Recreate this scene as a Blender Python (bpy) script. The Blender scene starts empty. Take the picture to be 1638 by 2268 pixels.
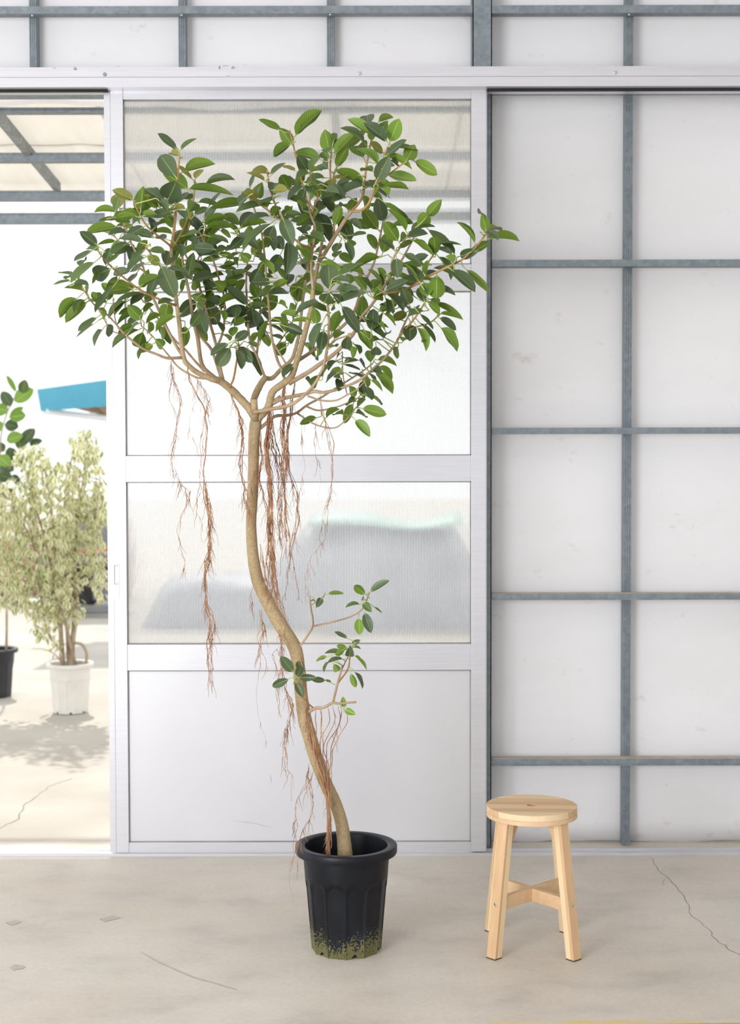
import bpy, math, random
from mathutils import Vector, Matrix
from math import sin, cos, pi, radians, sqrt, atan2

random.seed(11)
scene = bpy.context.scene
COL = scene.collection

# ------------------------------------------------------------------ camera
W, H, F = 1638.0, 2268.0, 3150.0
CAM_Z, PITCH, ROLL = 1.543, radians(2.03), radians(0.12)
FWD = Vector((0, cos(PITCH), -sin(PITCH)))
_U = Vector((0, sin(PITCH), cos(PITCH)))
_R = Vector((1, 0, 0))
RIGHT = _R * cos(ROLL) - _U * sin(ROLL)
UP = _U * cos(ROLL) + _R * sin(ROLL)
CAM = Vector((0, 0, CAM_Z))
cam_data = bpy.data.cameras.new('camera')
cam_data.sensor_fit = 'VERTICAL'
cam_data.sensor_height = 36.0
cam_data.sensor_width = 26.0
cam_data.lens = 50.0
cam_data.clip_end = 300
cam_data.dof.use_dof = True
cam_data.dof.focus_distance = 4.5
cam_data.dof.aperture_fstop = 3.2
cam = bpy.data.objects.new('camera', cam_data)
COL.objects.link(cam)
cam.matrix_world = Matrix((
    (RIGHT.x, UP.x, -FWD.x, CAM.x), (RIGHT.y, UP.y, -FWD.y, CAM.y),
    (RIGHT.z, UP.z, -FWD.z, CAM.z), (0, 0, 0, 1)))
scene.camera = cam

# ------------------------------------------------------------------ light
world = bpy.data.worlds.new('sky')
scene.world = world
world.use_nodes = True
bg = world.node_tree.nodes['Background']
bg.inputs[0].default_value = (0.96, 0.98, 1.0, 1)
bg.inputs[1].default_value = 1.12

sun_d = bpy.data.lights.new('sun', 'SUN')
sun_d.energy = 2.5
sun_d.angle = radians(1.2)
sun_d.color = (1.0, 0.96, 0.90)
sun = bpy.data.objects.new('sun', sun_d)
COL.objects.link(sun)
EL, AZ = radians(52), radians(11)
sdir = Vector((sin(AZ) * cos(EL), -cos(AZ) * cos(EL), -sin(EL)))
sun.rotation_euler = sdir.to_track_quat('-Z', 'Y').to_euler()
sun.location = (-3, 20, 15)

key_d = bpy.data.lights.new('daylight_opening', 'AREA')
key_d.shape = 'RECTANGLE'
key_d.size, key_d.size_y = 2.2, 2.0
key_d.energy = 180
key_d.color = (0.92, 0.955, 1.0)
key = bpy.data.objects.new('daylight_opening', key_d)
COL.objects.link(key)
key.location = (-3.2, -0.8, 1.6)
key.rotation_euler = (Vector((0.2, 5.0, 1.0)) - Vector(key.location)).to_track_quat('-Z', 'Y').to_euler()

vs = scene.view_settings
vs.view_transform = 'Standard'
vs.look = 'None'
vs.exposure = 0.42
vs.gamma = 1.0
vs.use_curve_mapping = False


def at(px, py, Y):
    """World point on the plane y = Y seen at pixel (px, py)."""
    d = RIGHT * ((px - W / 2) / F) - UP * ((py - H / 2) / F) + FWD
    return CAM + d * (Y / d.y)


def on_floor(px, py, z=0.0):
    d = RIGHT * ((px - W / 2) / F) - UP * ((py - H / 2) / F) + FWD
    return CAM + d * ((z - CAM_Z) / d.z)


# ------------------------------------------------------------------ materials
def _nodes(name):
    m = bpy.data.materials.new(name)
    m.use_nodes = True
    nt = m.node_tree
    return m, nt, nt.nodes['Principled BSDF']


def N(nt, kind, **kw):
    n = nt.nodes.new(kind)
    for k, v in kw.items():
        setattr(n, k, v)
    return n


def ramp(nt, src, stops):
    r = N(nt, 'ShaderNodeValToRGB')
    els = r.color_ramp.elements
    while len(els) < len(stops):
        els.new(0.5)
    for e, (p, c) in zip(els, stops):
        e.position = p
        e.color = (*c, 1) if len(c) == 3 else c
    nt.links.new(src, r.inputs[0])
    return r


def mix(nt, fac, a, b):
    n = N(nt, 'ShaderNodeMix', data_type='RGBA')
    for i, v in ((0, fac), (6, a), (7, b)):
        if hasattr(v, 'is_output') or hasattr(v, 'links'):
            nt.links.new(v, n.inputs[i])
        elif i == 0:
            n.inputs[0].default_value = v
        else:
            n.inputs[i].default_value = (*v, 1)
    return n.outputs[2]


def math_n(nt, op, a, b=None, c=None):
    n = N(nt, 'ShaderNodeMath', operation=op)
    for i, v in enumerate((a, b, c)):
        if v is None:
            continue
        if hasattr(v, 'links'):
            nt.links.new(v, n.inputs[i])
        else:
            n.inputs[i].default_value = v
    return n.outputs[0]


def noise(nt, scale, detail=4, stretch=None, coord='Object', rough=0.55):
    tc = N(nt, 'ShaderNodeTexCoord')
    src = tc.outputs[coord]
    if stretch:
        mp = N(nt, 'ShaderNodeMapping')
        mp.inputs['Scale'].default_value = stretch
        nt.links.new(src, mp.inputs[0])
        src = mp.outputs[0]
    n = N(nt, 'ShaderNodeTexNoise')
    n.inputs['Scale'].default_value = scale
    n.inputs['Detail'].default_value = detail
    n.inputs['Roughness'].default_value = rough
    nt.links.new(src, n.inputs['Vector'])
    return n.outputs['Fac']


def bump(nt, bsdf, h, strength=0.2, dist=0.01):
    b = N(nt, 'ShaderNodeBump')
    b.inputs['Strength'].default_value = strength
    b.inputs['Distance'].default_value = dist
    nt.links.new(h, b.inputs['Height'])
    nt.links.new(b.outputs[0], bsdf.inputs['Normal'])


def simple(name, c1, c2=None, rough=0.6, metal=0.0, scale=8, stretch=None, bmp=0.0, lo=0.35, hi=0.65, spec=0.5, detail=5):
    m, nt, b = _nodes(name)
    b.inputs['Roughness'].default_value = rough
    b.inputs['Metallic'].default_value = metal
    b.inputs['Specular IOR Level'].default_value = spec
    n = noise(nt, scale, detail, stretch)
    r = ramp(nt, n, [(lo, c1), (hi, c2 or c1)])
    nt.links.new(r.outputs[0], b.inputs['Base Color'])
    if bmp:
        bump(nt, b, n, bmp)
    return m


M = {}


def build_materials():
    # interior concrete
    m, nt, b = _nodes('concrete_floor')
    n1 = noise(nt, 0.9, 6)
    n2 = noise(nt, 3.2, 7, (1, 1.6, 1), rough=0.62)
    n3 = noise(nt, 60, 3)
    base = ramp(nt, n1, [(0.32, (0.61, 0.545, 0.465)), (0.68, (0.71, 0.655, 0.58))])
    dark = ramp(nt, n2, [(0.30, (0.78, 0.775, 0.775)), (0.46, (0.94, 0.94, 0.94)), (0.6, (1, 1, 1))])
    mm = N(nt, 'ShaderNodeMix', data_type='RGBA', blend_type='MULTIPLY')
    mm.inputs[0].default_value = 1
    nt.links.new(base.outputs[0], mm.inputs[6])
    nt.links.new(dark.outputs[0], mm.inputs[7])
    fine = ramp(nt, n3, [(0.3, (0.93, 0.93, 0.93)), (0.6, (1, 1, 1))])
    m2 = N(nt, 'ShaderNodeMix', data_type='RGBA', blend_type='MULTIPLY')
    m2.inputs[0].default_value = 1
    nt.links.new(mm.outputs[2], m2.inputs[6])
    nt.links.new(fine.outputs[0], m2.inputs[7])
    nt.links.new(m2.outputs[2], b.inputs['Base Color'])
    rr = ramp(nt, n2, [(0.3, (0.42,) * 3), (0.7, (0.6,) * 3)])
    nt.links.new(rr.outputs[0], b.inputs['Roughness'])
    bump(nt, b, n3, 0.05, 0.002)
    M['floor'] = m
    M['ground'] = simple('yard_concrete', (0.43, 0.395, 0.345), (0.52, 0.485, 0.43), 0.85, scale=1.4, bmp=0.05)
    M['crack'] = simple('crack_dark', (0.22, 0.19, 0.16), (0.33, 0.29, 0.25), 0.9, scale=30)
    M['patch'] = simple('old_tape_mark', (0.47, 0.41, 0.34), (0.53, 0.47, 0.40), 0.6, scale=40)
    M['chip'] = simple('chipped_paint', (0.45, 0.43, 0.42), (0.20, 0.17, 0.15), 0.7, scale=60)
    M['scuff'] = simple('scuff_mark', (0.49, 0.45, 0.405), (0.54, 0.50, 0.455), 0.6, scale=40)
    M['yellow'] = simple('worn_yellow_paint', (0.66, 0.53, 0.25), (0.62, 0.56, 0.45), 0.7, scale=18, lo=0.42, hi=0.6)
    # galvanised steel
    m, nt, b = _nodes('galvanised_steel')
    b.inputs['Metallic'].default_value = 0.3
    b.inputs['Roughness'].default_value = 0.5
    v = N(nt, 'ShaderNodeTexVoronoi')
    v.inputs['Scale'].default_value = 60
    tc = N(nt, 'ShaderNodeTexCoord')
    nt.links.new(tc.outputs['Object'], v.inputs['Vector'])
    nn = noise(nt, 25, 5)
    a = mix(nt, nn, (0.115, 0.15, 0.18), (0.225, 0.27, 0.30))
    bw = N(nt, 'ShaderNodeRGBToBW')
    nt.links.new(v.outputs['Color'], bw.inputs[0])
    c = mix(nt, 0.07, a, bw.outputs[0])
    hs = N(nt, 'ShaderNodeHueSaturation')
    hs.inputs['Saturation'].default_value = 0.85
    nt.links.new(c, hs.inputs['Color'])
    nt.links.new(hs.outputs[0], b.inputs['Base Color'])
    M['steel'] = m
    M['steel_dark'] = simple('weathered_steel', (0.20, 0.215, 0.225), (0.33, 0.35, 0.36), 0.55, 0.4, 30)
    # aluminium
    m, nt, b = _nodes('brushed_aluminium')
    b.inputs['Metallic'].default_value = 0.35
    b.inputs['Roughness'].default_value = 0.30
    nn = noise(nt, 6, 4, (1, 1, 25))
    r = ramp(nt, nn, [(0.3, (0.585, 0.58, 0.615)), (0.7, (0.63, 0.625, 0.66))])
    nt.links.new(r.outputs[0], b.inputs['Base Color'])
    M['alu'] = m
    m, nt, b = _nodes('smooth_door_panel')
    b.inputs['Metallic'].default_value = 0.25
    b.inputs['Roughness'].default_value = 0.33
    nn = noise(nt, 2.5, 3)
    r = ramp(nt, nn, [(0.3, (0.61, 0.605, 0.63)), (0.7, (0.64, 0.635, 0.66))])
    nt.links.new(r.outputs[0], b.inputs['Base Color'])
    M['panel'] = m
    M['gasket'] = simple('gasket_grey', (0.22, 0.20, 0.20), (0.30, 0.28, 0.28), 0.7)
    M['black'] = simple('gap_shade_black', (0.012, 0.012, 0.014), (0.02, 0.02, 0.02), 0.9)  # near-black colour standing in for the shade below the top track
    M['handle'] = simple('handle_plastic', (0.74, 0.73, 0.74), (0.78, 0.77, 0.78), 0.45)
    M['chrome'] = simple('bright_screw', (0.55, 0.57, 0.60), (0.7, 0.72, 0.75), 0.25, 0.9)
    # white film sheet
    m, nt, b = _nodes('white_sheeting')
    b.inputs['Roughness'].default_value = 0.55
    b.inputs['Specular IOR Level'].default_value = 0.35
    n1 = noise(nt, 1.1, 4, (1, 1, 2.5))
    n2 = noise(nt, 7, 6, (1, 1, 1.5), rough=0.7)
    base = ramp(nt, n1, [(0.3, (0.735, 0.72, 0.73)), (0.7, (0.785, 0.78, 0.795))])
    dirt = ramp(nt, n2, [(0.26, (0.76, 0.70, 0.64)), (0.39, (1, 1, 1))])
    mm = N(nt, 'ShaderNodeMix', data_type='RGBA', blend_type='MULTIPLY')
    mm.inputs[0].default_value = 0.8
    nt.links.new(base.outputs[0], mm.inputs[6])
    nt.links.new(dirt.outputs[0], mm.inputs[7])
    nt.links.new(mm.outputs[2], b.inputs['Base Color'])
    bump(nt, b, noise(nt, 1.6, 3, (0.5, 1, 3)), 0.25, 0.04)
    M['sheet'] = m
    M['ceil'] = simple('white_roof_lining', (0.78, 0.77, 0.76), (0.84, 0.83, 0.82), 0.7, scale=2)
    # canopy sheet, translucent
    m, nt, b = _nodes('canopy_sheet')
    b.inputs['Base Color'].default_value = (0.66, 0.63, 0.57, 1)
    b.inputs['Roughness'].default_value = 0.6
    tr = N(nt, 'ShaderNodeBsdfTranslucent')
    nn = noise(nt, 3, 4, (6, 0.6, 1))
    r = ramp(nt, nn, [(0.3, (0.62, 0.58, 0.51)), (0.7, (0.70, 0.67, 0.60))])
    nt.links.new(r.outputs[0], tr.inputs[0])
    ms = N(nt, 'ShaderNodeMixShader')
    ms.inputs[0].default_value = 0.42
    nt.links.new(b.outputs[0], ms.inputs[1])
    nt.links.new(tr.outputs[0], ms.inputs[2])
    nt.links.new(ms.outputs[0], nt.nodes['Material Output'].inputs[0])
    M['canopy'] = m
    # twin-wall polycarbonate: clear cells between milky ribs
    m, nt, b = _nodes('ribbed_polycarbonate')
    nt.nodes.remove(b)
    tc = N(nt, 'ShaderNodeTexCoord')
    sx = N(nt, 'ShaderNodeSeparateXYZ')
    nt.links.new(tc.outputs['Object'], sx.inputs[0])
    ph = math_n(nt, 'MULTIPLY', sx.outputs[0], 2 * pi / 0.0061)
    s = math_n(nt, 'SINE', ph)
    rib = math_n(nt, 'GREATER_THAN', s, 0.35)
    refr = N(nt, 'ShaderNodeBsdfRefraction')
    refr.inputs['Roughness'].default_value = 0.01
    refr.inputs['IOR'].default_value = 1.05
    refr.inputs['Color'].default_value = (0.66, 0.66, 0.65, 1)
    trans = N(nt, 'ShaderNodeBsdfTransparent')
    trans.inputs[0].default_value = (0.66, 0.66, 0.65, 1)
    milk = N(nt, 'ShaderNodeBsdfTranslucent')
    milk.inputs[0].default_value = (0.95, 0.95, 0.95, 1)
    dif = N(nt, 'ShaderNodeBsdfDiffuse')
    dif.inputs[0].default_value = (0.86, 0.86, 0.87, 1)
    gl = N(nt, 'ShaderNodeBsdfGlossy')
    gl.inputs['Roughness'].default_value = 0.28
    gl.inputs[0].default_value = (0.9, 0.92, 0.95, 1)
    mk = N(nt, 'ShaderNodeMixShader')
    mk.inputs[0].default_value = 0.5
    nt.links.new(milk.outputs[0], mk.inputs[1])
    nt.links.new(dif.outputs[0], mk.inputs[2])
    clear = N(nt, 'ShaderNodeMixShader')
    clear.inputs[0].default_value = 0.55
    nt.links.new(refr.outputs[0], clear.inputs[1])
    nt.links.new(trans.outputs[0], clear.inputs[2])
    f1 = math_n(nt, 'MULTIPLY_ADD', rib, 0.34, 0.12)
    m1 = N(nt, 'ShaderNodeMixShader')
    nt.links.new(f1, m1.inputs[0])
    nt.links.new(clear.outputs[0], m1.inputs[1])
    nt.links.new(mk.outputs[0], m1.inputs[2])
    m2 = N(nt, 'ShaderNodeMixShader')
    m2.inputs[0].default_value = 0.12
    nt.links.new(m1.outputs[0], m2.inputs[1])
    nt.links.new(gl.outputs[0], m2.inputs[2])
    nt.links.new(m2.outputs[0], nt.nodes['Material Output'].inputs[0])
    M['poly'] = m
    m, nt, b = _nodes('clear_plastic_back')
    nt.nodes.remove(b)
    t2 = N(nt, 'ShaderNodeBsdfTransparent')
    t2.inputs[0].default_value = (0.97, 0.97, 0.97, 1)
    g2 = N(nt, 'ShaderNodeBsdfGlossy')
    g2.inputs['Roughness'].default_value = 0.2
    m3 = N(nt, 'ShaderNodeMixShader')
    m3.inputs[0].default_value = 0.04
    nt.links.new(t2.outputs[0], m3.inputs[1])
    nt.links.new(g2.outputs[0], m3.inputs[2])
    nt.links.new(m3.outputs[0], nt.nodes['Material Output'].inputs[0])
    M['poly_back'] = m

    # leaves ------------------------------------------------------------
    def leaf_mat(name, dark, light, rib, rough, trans, vein=0.25, spec=0.5):
        m, nt, b = _nodes(name)
        uv = N(nt, 'ShaderNodeUVMap')
        sx = N(nt, 'ShaderNodeSeparateXYZ')
        nt.links.new(uv.outputs[0], sx.inputs[0])
        du = math_n(nt, 'ABSOLUTE', math_n(nt, 'SUBTRACT', sx.outputs[0], 0.5))
        mid = math_n(nt, 'LESS_THAN', du, 0.028)
        wv = math_n(nt, 'SINE', math_n(nt, 'MULTIPLY', math_n(nt, 'SUBTRACT', sx.outputs[1], math_n(nt, 'MULTIPLY', du, 0.55)), 85.0))
        vn = math_n(nt, 'MULTIPLY', math_n(nt, 'GREATER_THAN', wv, 0.86), vein)
        oi = N(nt, 'ShaderNodeObjectInfo')
        nz = noise(nt, 3.0, 3, coord='Generated')
        fac = math_n(nt, 'ADD', math_n(nt, 'MULTIPLY', oi.outputs['Random'], 0.75), math_n(nt, 'MULTIPLY', nz, 0.25))
        c = mix(nt, fac, dark, light)
        c = mix(nt, vn, c, rib)
        c = mix(nt, math_n(nt, 'MULTIPLY', mid, 0.8), c, rib)
        nt.links.new(c, b.inputs['Base Color'])
        b.inputs['Roughness'].default_value = rough
        b.inputs['Specular IOR Level'].default_value = spec
        tr = N(nt, 'ShaderNodeBsdfTranslucent')
        hs = N(nt, 'ShaderNodeHueSaturation')
        hs.inputs['Value'].default_value = 1.7
        hs.inputs['Saturation'].default_value = 1.15
        nt.links.new(c, hs.inputs['Color'])
        nt.links.new(hs.outputs[0], tr.inputs[0])
        ms = N(nt, 'ShaderNodeMixShader')
        ms.inputs[0].default_value = trans
        nt.links.new(b.outputs[0], ms.inputs[1])
        nt.links.new(tr.outputs[0], ms.inputs[2])
        nt.links.new(ms.outputs[0], nt.nodes['Material Output'].inputs[0])
        return m
    M['leaf_top'] = leaf_mat('leaf_upper_side', (0.055, 0.092, 0.036), (0.102, 0.146, 0.062), (0.22, 0.31, 0.11), 0.42, 0.12, 0.10, 0.5)
    M['leaf_under'] = leaf_mat('leaf_underside', (0.125, 0.225, 0.025), (0.21, 0.33, 0.043), (0.40, 0.50, 0.14), 0.5, 0.25, 0.30, 0.3)
    M['leaf_young'] = leaf_mat('leaf_young', (0.20, 0.22, 0.04), (0.30, 0.29, 0.06), (0.45, 0.45, 0.14), 0.45, 0.25, 0.2)
    M['leaf_bright'] = leaf_mat('leaf_bright', (0.17, 0.31, 0.035), (0.25, 0.40, 0.06), (0.50, 0.58, 0.20), 0.45, 0.25, 0.25)
    M['leaf_mid'] = leaf_mat('leaf_mid', (0.08, 0.135, 0.034), (0.125, 0.19, 0.052), (0.26, 0.34, 0.12), 0.45, 0.18, 0.15)
    M['petiole'] = simple('petiole_green', (0.36, 0.42, 0.12), (0.45, 0.48, 0.18), 0.5, scale=30)
    # bark
    m, nt, b = _nodes('ficus_bark')
    b.inputs['Roughness'].default_value = 0.8
    b.inputs['Specular IOR Level'].default_value = 0.25
    n1 = noise(nt, 9, 6, (1, 1, 0.5))
    n2 = noise(nt, 120, 4)
    c = ramp(nt, n1, [(0.25, (0.27, 0.195, 0.08)), (0.45, (0.41, 0.305, 0.17)), (0.7, (0.50, 0.385, 0.235))])
    d = ramp(nt, n2, [(0.3, (0.78, 0.75, 0.7)), (0.6, (1, 1, 1))])
    mm = N(nt, 'ShaderNodeMix', data_type='RGBA', blend_type='MULTIPLY')
    mm.inputs[0].default_value = 1
    nt.links.new(c.outputs[0], mm.inputs[6])
    nt.links.new(d.outputs[0], mm.inputs[7])
    nt.links.new(mm.outputs[2], b.inputs['Base Color'])
    bump(nt, b, n2, 0.35, 0.004)
    M['bark'] = m
    M['branch'] = simple('branch_bark', (0.30, 0.20, 0.115), (0.47, 0.345, 0.225), 0.75, scale=14, bmp=0.1, spec=0.25)
    M['twig'] = simple('young_twig', (0.30, 0.16, 0.06), (0.45, 0.27, 0.11), 0.6, scale=16, spec=0.3)
    M['root'] = simple('aerial_root', (0.27, 0.125, 0.07), (0.50, 0.29, 0.165), 0.85, scale=18, spec=0.2)
    M['dust'] = simple('settled_dust', (0.42, 0.36, 0.28), (0.52, 0.46, 0.38), 0.95, scale=20)
    M['soil'] = simple('potting_soil', (0.03, 0.02, 0.013), (0.09, 0.06, 0.04), 0.95, scale=50, bmp=0.8)
    # black pot with algae near the base
    m, nt, b = _nodes('black_pot_plastic')
    tc = N(nt, 'ShaderNodeTexCoord')
    sx = N(nt, 'ShaderNodeSeparateXYZ')
    nt.links.new(tc.outputs['Object'], sx.inputs[0])
    n1 = noise(nt, 6, 5)
    n2 = noise(nt, 180, 3)
    n3 = noise(nt, 9, 5, (1, 1, 0.4))
    blk = ramp(nt, n1, [(0.35, (0.006, 0.0065, 0.009)), (0.6, (0.012, 0.0135, 0.019)), (0.75, (0.026, 0.029, 0.04))])
    hgt = math_n(nt, 'MULTIPLY', math_n(nt, 'SUBTRACT', 0.085, sx.outputs[2]), 9.0)
    amt = math_n(nt, 'ADD', hgt, math_n(nt, 'MULTIPLY', math_n(nt, 'SUBTRACT', n3, 0.5), 1.3))
    lft = math_n(nt, 'MULTIPLY', math_n(nt, 'SUBTRACT', -0.05, sx.outputs[0]), 5.0)
    lft = math_n(nt, 'MAXIMUM', lft, 0.0)
    amt = math_n(nt, 'ADD', amt, lft)
    thr = math_n(nt, 'GREATER_THAN', math_n(nt, 'ADD', amt, math_n(nt, 'MULTIPLY', math_n(nt, 'SUBTRACT', n2, 0.5), 2.2)), 0.42)
    alg = mix(nt, n1, (0.10, 0.10, 0.035), (0.20, 0.185, 0.08))
    c = mix(nt, math_n(nt, 'MULTIPLY', thr, 0.85), blk.outputs[0], alg)
    nt.links.new(c, b.inputs['Base Color'])
    b.inputs['Roughness'].default_value = 0.40
    b.inputs['Specular IOR Level'].default_value = 0.22
    M['pot'] = m
    M['pot_plain'] = simple('dark_pot_plastic', (0.012, 0.013, 0.019), (0.025, 0.026, 0.033), 0.45, scale=6)
    M['pot_white'] = simple('white_pot_plastic', (0.70, 0.67, 0.62), (0.80, 0.78, 0.74), 0.5, scale=5)

    # wood
    def wood(name, c1, c2, axis):
        m, nt, b = _nodes(name)
        st = [40, 40, 40]
        st[axis] = 2.5
        n1 = noise(nt, 1.0, 5, tuple(st), rough=0.6)
        st2 = [9, 9, 9]
        st2[axis] = 1.2
        n2 = noise(nt, 1.0, 3, tuple(st2))
        oi = N(nt, 'ShaderNodeObjectInfo')
        f = math_n(nt, 'ADD', math_n(nt, 'MULTIPLY', n1, 0.5), math_n(nt, 'MULTIPLY', n2, 0.4))
        f = math_n(nt, 'ADD', f, math_n(nt, 'MULTIPLY', math_n(nt, 'SUBTRACT', oi.outputs['Random'], 0.5), 0.20))
        r = ramp(nt, f, [(0.25, c1), (0.68, c2)])
        nt.links.new(r.outputs[0], b.inputs['Base Color'])
        b.inputs['Roughness'].default_value = 0.55
        b.inputs['Specular IOR Level'].default_value = 0.3
        bump(nt, b, n1, 0.08, 0.001)
        return m
    M['wood_x'] = wood('acacia_wood_across', (0.56, 0.35, 0.18), (0.78, 0.57, 0.37), 0)
    M['wood_z'] = wood('acacia_wood_leg', (0.54, 0.33, 0.165), (0.74, 0.51, 0.31), 2)
    M['wood_pale'] = wood('acacia_sapwood', (0.70, 0.51, 0.30), (0.86, 0.69, 0.46), 2)
    M['wood_palex'] = wood('acacia_sapwood_across', (0.68, 0.49, 0.29), (0.84, 0.66, 0.44), 0)
    M['rubber'] = simple('felt_pad', (0.05, 0.045, 0.04), (0.08, 0.07, 0.06), 0.9)
    # variegated leaves
    m, nt, b = _nodes('variegated_leaf')
    uv = N(nt, 'ShaderNodeUVMap')
    sx = N(nt, 'ShaderNodeSeparateXYZ')
    nt.links.new(uv.outputs[0], sx.inputs[0])
    du = math_n(nt, 'ABSOLUTE', math_n(nt, 'SUBTRACT', sx.outputs[0], 0.5))
    oi = N(nt, 'ShaderNodeObjectInfo')
    nz = noise(nt, 35, 2)
    v = math_n(nt, 'ADD', du, math_n(nt, 'MULTIPLY', math_n(nt, 'SUBTRACT', nz, 0.5), 0.9))
    inner = math_n(nt, 'LESS_THAN', v, 0.13)
    c = mix(nt, inner, (0.78, 0.75, 0.50), (0.17, 0.28, 0.07))
    nt.links.new(c, b.inputs['Base Color'])
    b.inputs['Roughness'].default_value = 0.45
    tr = N(nt, 'ShaderNodeBsdfTranslucent')
    nt.links.new(c, tr.inputs[0])
    ms = N(nt, 'ShaderNodeMixShader')
    ms.inputs[0].default_value = 0.4
    nt.links.new(b.outputs[0], ms.inputs[1])
    nt.links.new(tr.outputs[0], ms.inputs[2])
    nt.links.new(ms.outputs[0], nt.nodes['Material Output'].inputs[0])
    M['varieg'] = m
    M['stem_pale'] = simple('pale_stem', (0.32, 0.24, 0.16), (0.46, 0.37, 0.27), 0.8, scale=12)
    M['blue'] = simple('blue_awning_fabric', (0.075, 0.33, 0.47), (0.10, 0.38, 0.52), 0.6, scale=3)
    M['white_metal'] = simple('white_painted_metal', (0.78, 0.79, 0.81), (0.83, 0.84, 0.86), 0.4)
    M['timber'] = simple('weathered_timber', (0.26, 0.18, 0.11), (0.40, 0.30, 0.20), 0.8, scale=10)
    M['grey_paint'] = simple('grey_vehicle_paint', (0.17, 0.18, 0.185), (0.22, 0.23, 0.235), 0.5, scale=4)
    M['red'] = simple('red_stripe', (0.55, 0.05, 0.06), (0.6, 0.07, 0.07), 0.5)
    M['orange'] = simple('orange_stripe', (0.72, 0.42, 0.20), (0.76, 0.47, 0.24), 0.5)
    M['rubber_tyre'] = simple('tyre_rubber', (0.03, 0.03, 0.032), (0.05, 0.05, 0.052), 0.8)
    M['reed'] = simple('dry_reed', (0.40, 0.24, 0.16), (0.62, 0.46, 0.36), 0.85, scale=12)
    M['tarp_grey'] = simple('grey_tarpaulin', (0.24, 0.25, 0.29), (0.38, 0.39, 0.43), 0.5, scale=2.4, bmp=0.4)
    M['tarp_green'] = simple('green_tarpaulin', (0.25, 0.42, 0.36), (0.32, 0.50, 0.43), 0.5, scale=3, bmp=0.3)
    M['film'] = simple('crumpled_film', (0.80, 0.80, 0.81), (0.86, 0.86, 0.87), 0.35, scale=6, bmp=0.4)


build_materials()


# ------------------------------------------------------------------ mesh helpers
class MB:
    def __init__(s):
        s.v, s.f, s.m, s.uv = [], [], [], None

    def add(s, verts, faces, mi=0):
        o = len(s.v)
        s.v += [tuple(p) for p in verts]
        s.f += [tuple(i + o for i in f) for f in faces]
        s.m += [mi] * len(faces)

    def box(s, x0, x1, y0, y1, z0, z1, mi=0):
        v = [(x, y, z) for z in (z0, z1) for y in (y0, y1) for x in (x0, x1)]
        s.add(v, [(0, 2, 3, 1), (4, 5, 7, 6), (0, 1, 5, 4), (2, 6, 7, 3), (0, 4, 6, 2), (1, 3, 7, 5)], mi)

    def hexa(s, bottom, top, mi=0):
        s.add(list(bottom) + list(top), [(3, 2, 1, 0), (4, 5, 6, 7), (0, 1, 5, 4), (1, 2, 6, 5), (2, 3, 7, 6), (3, 0, 4, 7)], mi)

    def prism(s, poly, axis, a0, a1, mi=0):
        """poly: list of 2-D points, extruded along axis ('x','y','z')."""
        def p3(p, a):
            return {'x': (a, p[0], p[1]), 'y': (p[0], a, p[1]), 'z': (p[0], p[1], a)}[axis]
        n = len(poly)
        v = [p3(p, a0) for p in poly] + [p3(p, a1) for p in poly]
        f = [tuple(range(n)), tuple(range(2 * n - 1, n - 1, -1))]
        f += [(i, i + n, (i + 1) % n + n, (i + 1) % n) for i in range(n)]
        s.add(v, f, mi)

    def tube(s, pts, rad, n=8, mi=0, cap=True):
        pts = [Vector(p) for p in pts]
        if not hasattr(rad, '__len__'):
            rad = [rad] * len(pts)
        t0 = (pts[1] - pts[0]).normalized()
        ref = Vector((0, 0, 1)) if abs(t0.z) < 0.9 else Vector((1, 0, 0))
        nrm = t0.cross(ref).normalized()
        o = len(s.v)
        for i, p in enumerate(pts):
            t = (pts[min(i + 1, len(pts) - 1)] - pts[max(i - 1, 0)])
            t = t.normalized() if t.length > 1e-9 else t0
            nrm = (nrm - t * nrm.dot(t))
            nrm = nrm.normalized() if nrm.length > 1e-6 else t.orthogonal().normalized()
            bn = t.cross(nrm)
            for k in range(n):
                a = 2 * pi * k / n
                s.v.append(tuple(p + (nrm * cos(a) + bn * sin(a)) * rad[i]))
        for i in range(len(pts) - 1):
            for k in range(n):
                k2 = (k + 1) % n
                s.f.append((o + i * n + k, o + i * n + k2, o + (i + 1) * n + k2, o + (i + 1) * n + k))
                s.m.append(mi)
        if cap:
            s.f.append(tuple(o + k for k in range(n - 1, -1, -1)))
            s.f.append(tuple(o + (len(pts) - 1) * n + k for k in range(n)))
            s.m += [mi, mi]

    def lathe(s, prof, n=48, cx=0, cy=0, mi=0, close=False):
        o = len(s.v)
        for r, z in prof:
            for k in range(n):
                a = 2 * pi * k / n
                s.v.append((cx + r * cos(a), cy + r * sin(a), z))
        for i in range(len(prof) - 1):
            for k in range(n):
                k2 = (k + 1) % n
                s.f.append((o + i * n + k, o + i * n + k2, o + (i + 1) * n + k2, o + (i + 1) * n + k))
                s.m.append(mi)

    def build(s, name, mats, parent=None, smooth=False, uvs=None):
        me = bpy.data.meshes.new(name)
        me.from_pydata(s.v, [], s.f)
        if not isinstance(mats, (list, tuple)):
            mats = [mats]
        for m in mats:
            me.materials.append(m if not isinstance(m, str) else M[m])
        if len(mats) > 1:
            me.polygons.foreach_set('material_index', s.m)
        if smooth:
            me.polygons.foreach_set('use_smooth', [True] * len(me.polygons))
        if uvs:
            lay = me.uv_layers.new(name='UVMap')
            for l in me.loops:
                lay.data[l.index].uv = uvs[l.vertex_index]
        me.update()
        o = bpy.data.objects.new(name, me)
        COL.objects.link(o)
        if parent:
            o.parent = parent
            o.matrix_parent_inverse = parent.matrix_world.inverted()
        return o


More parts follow.
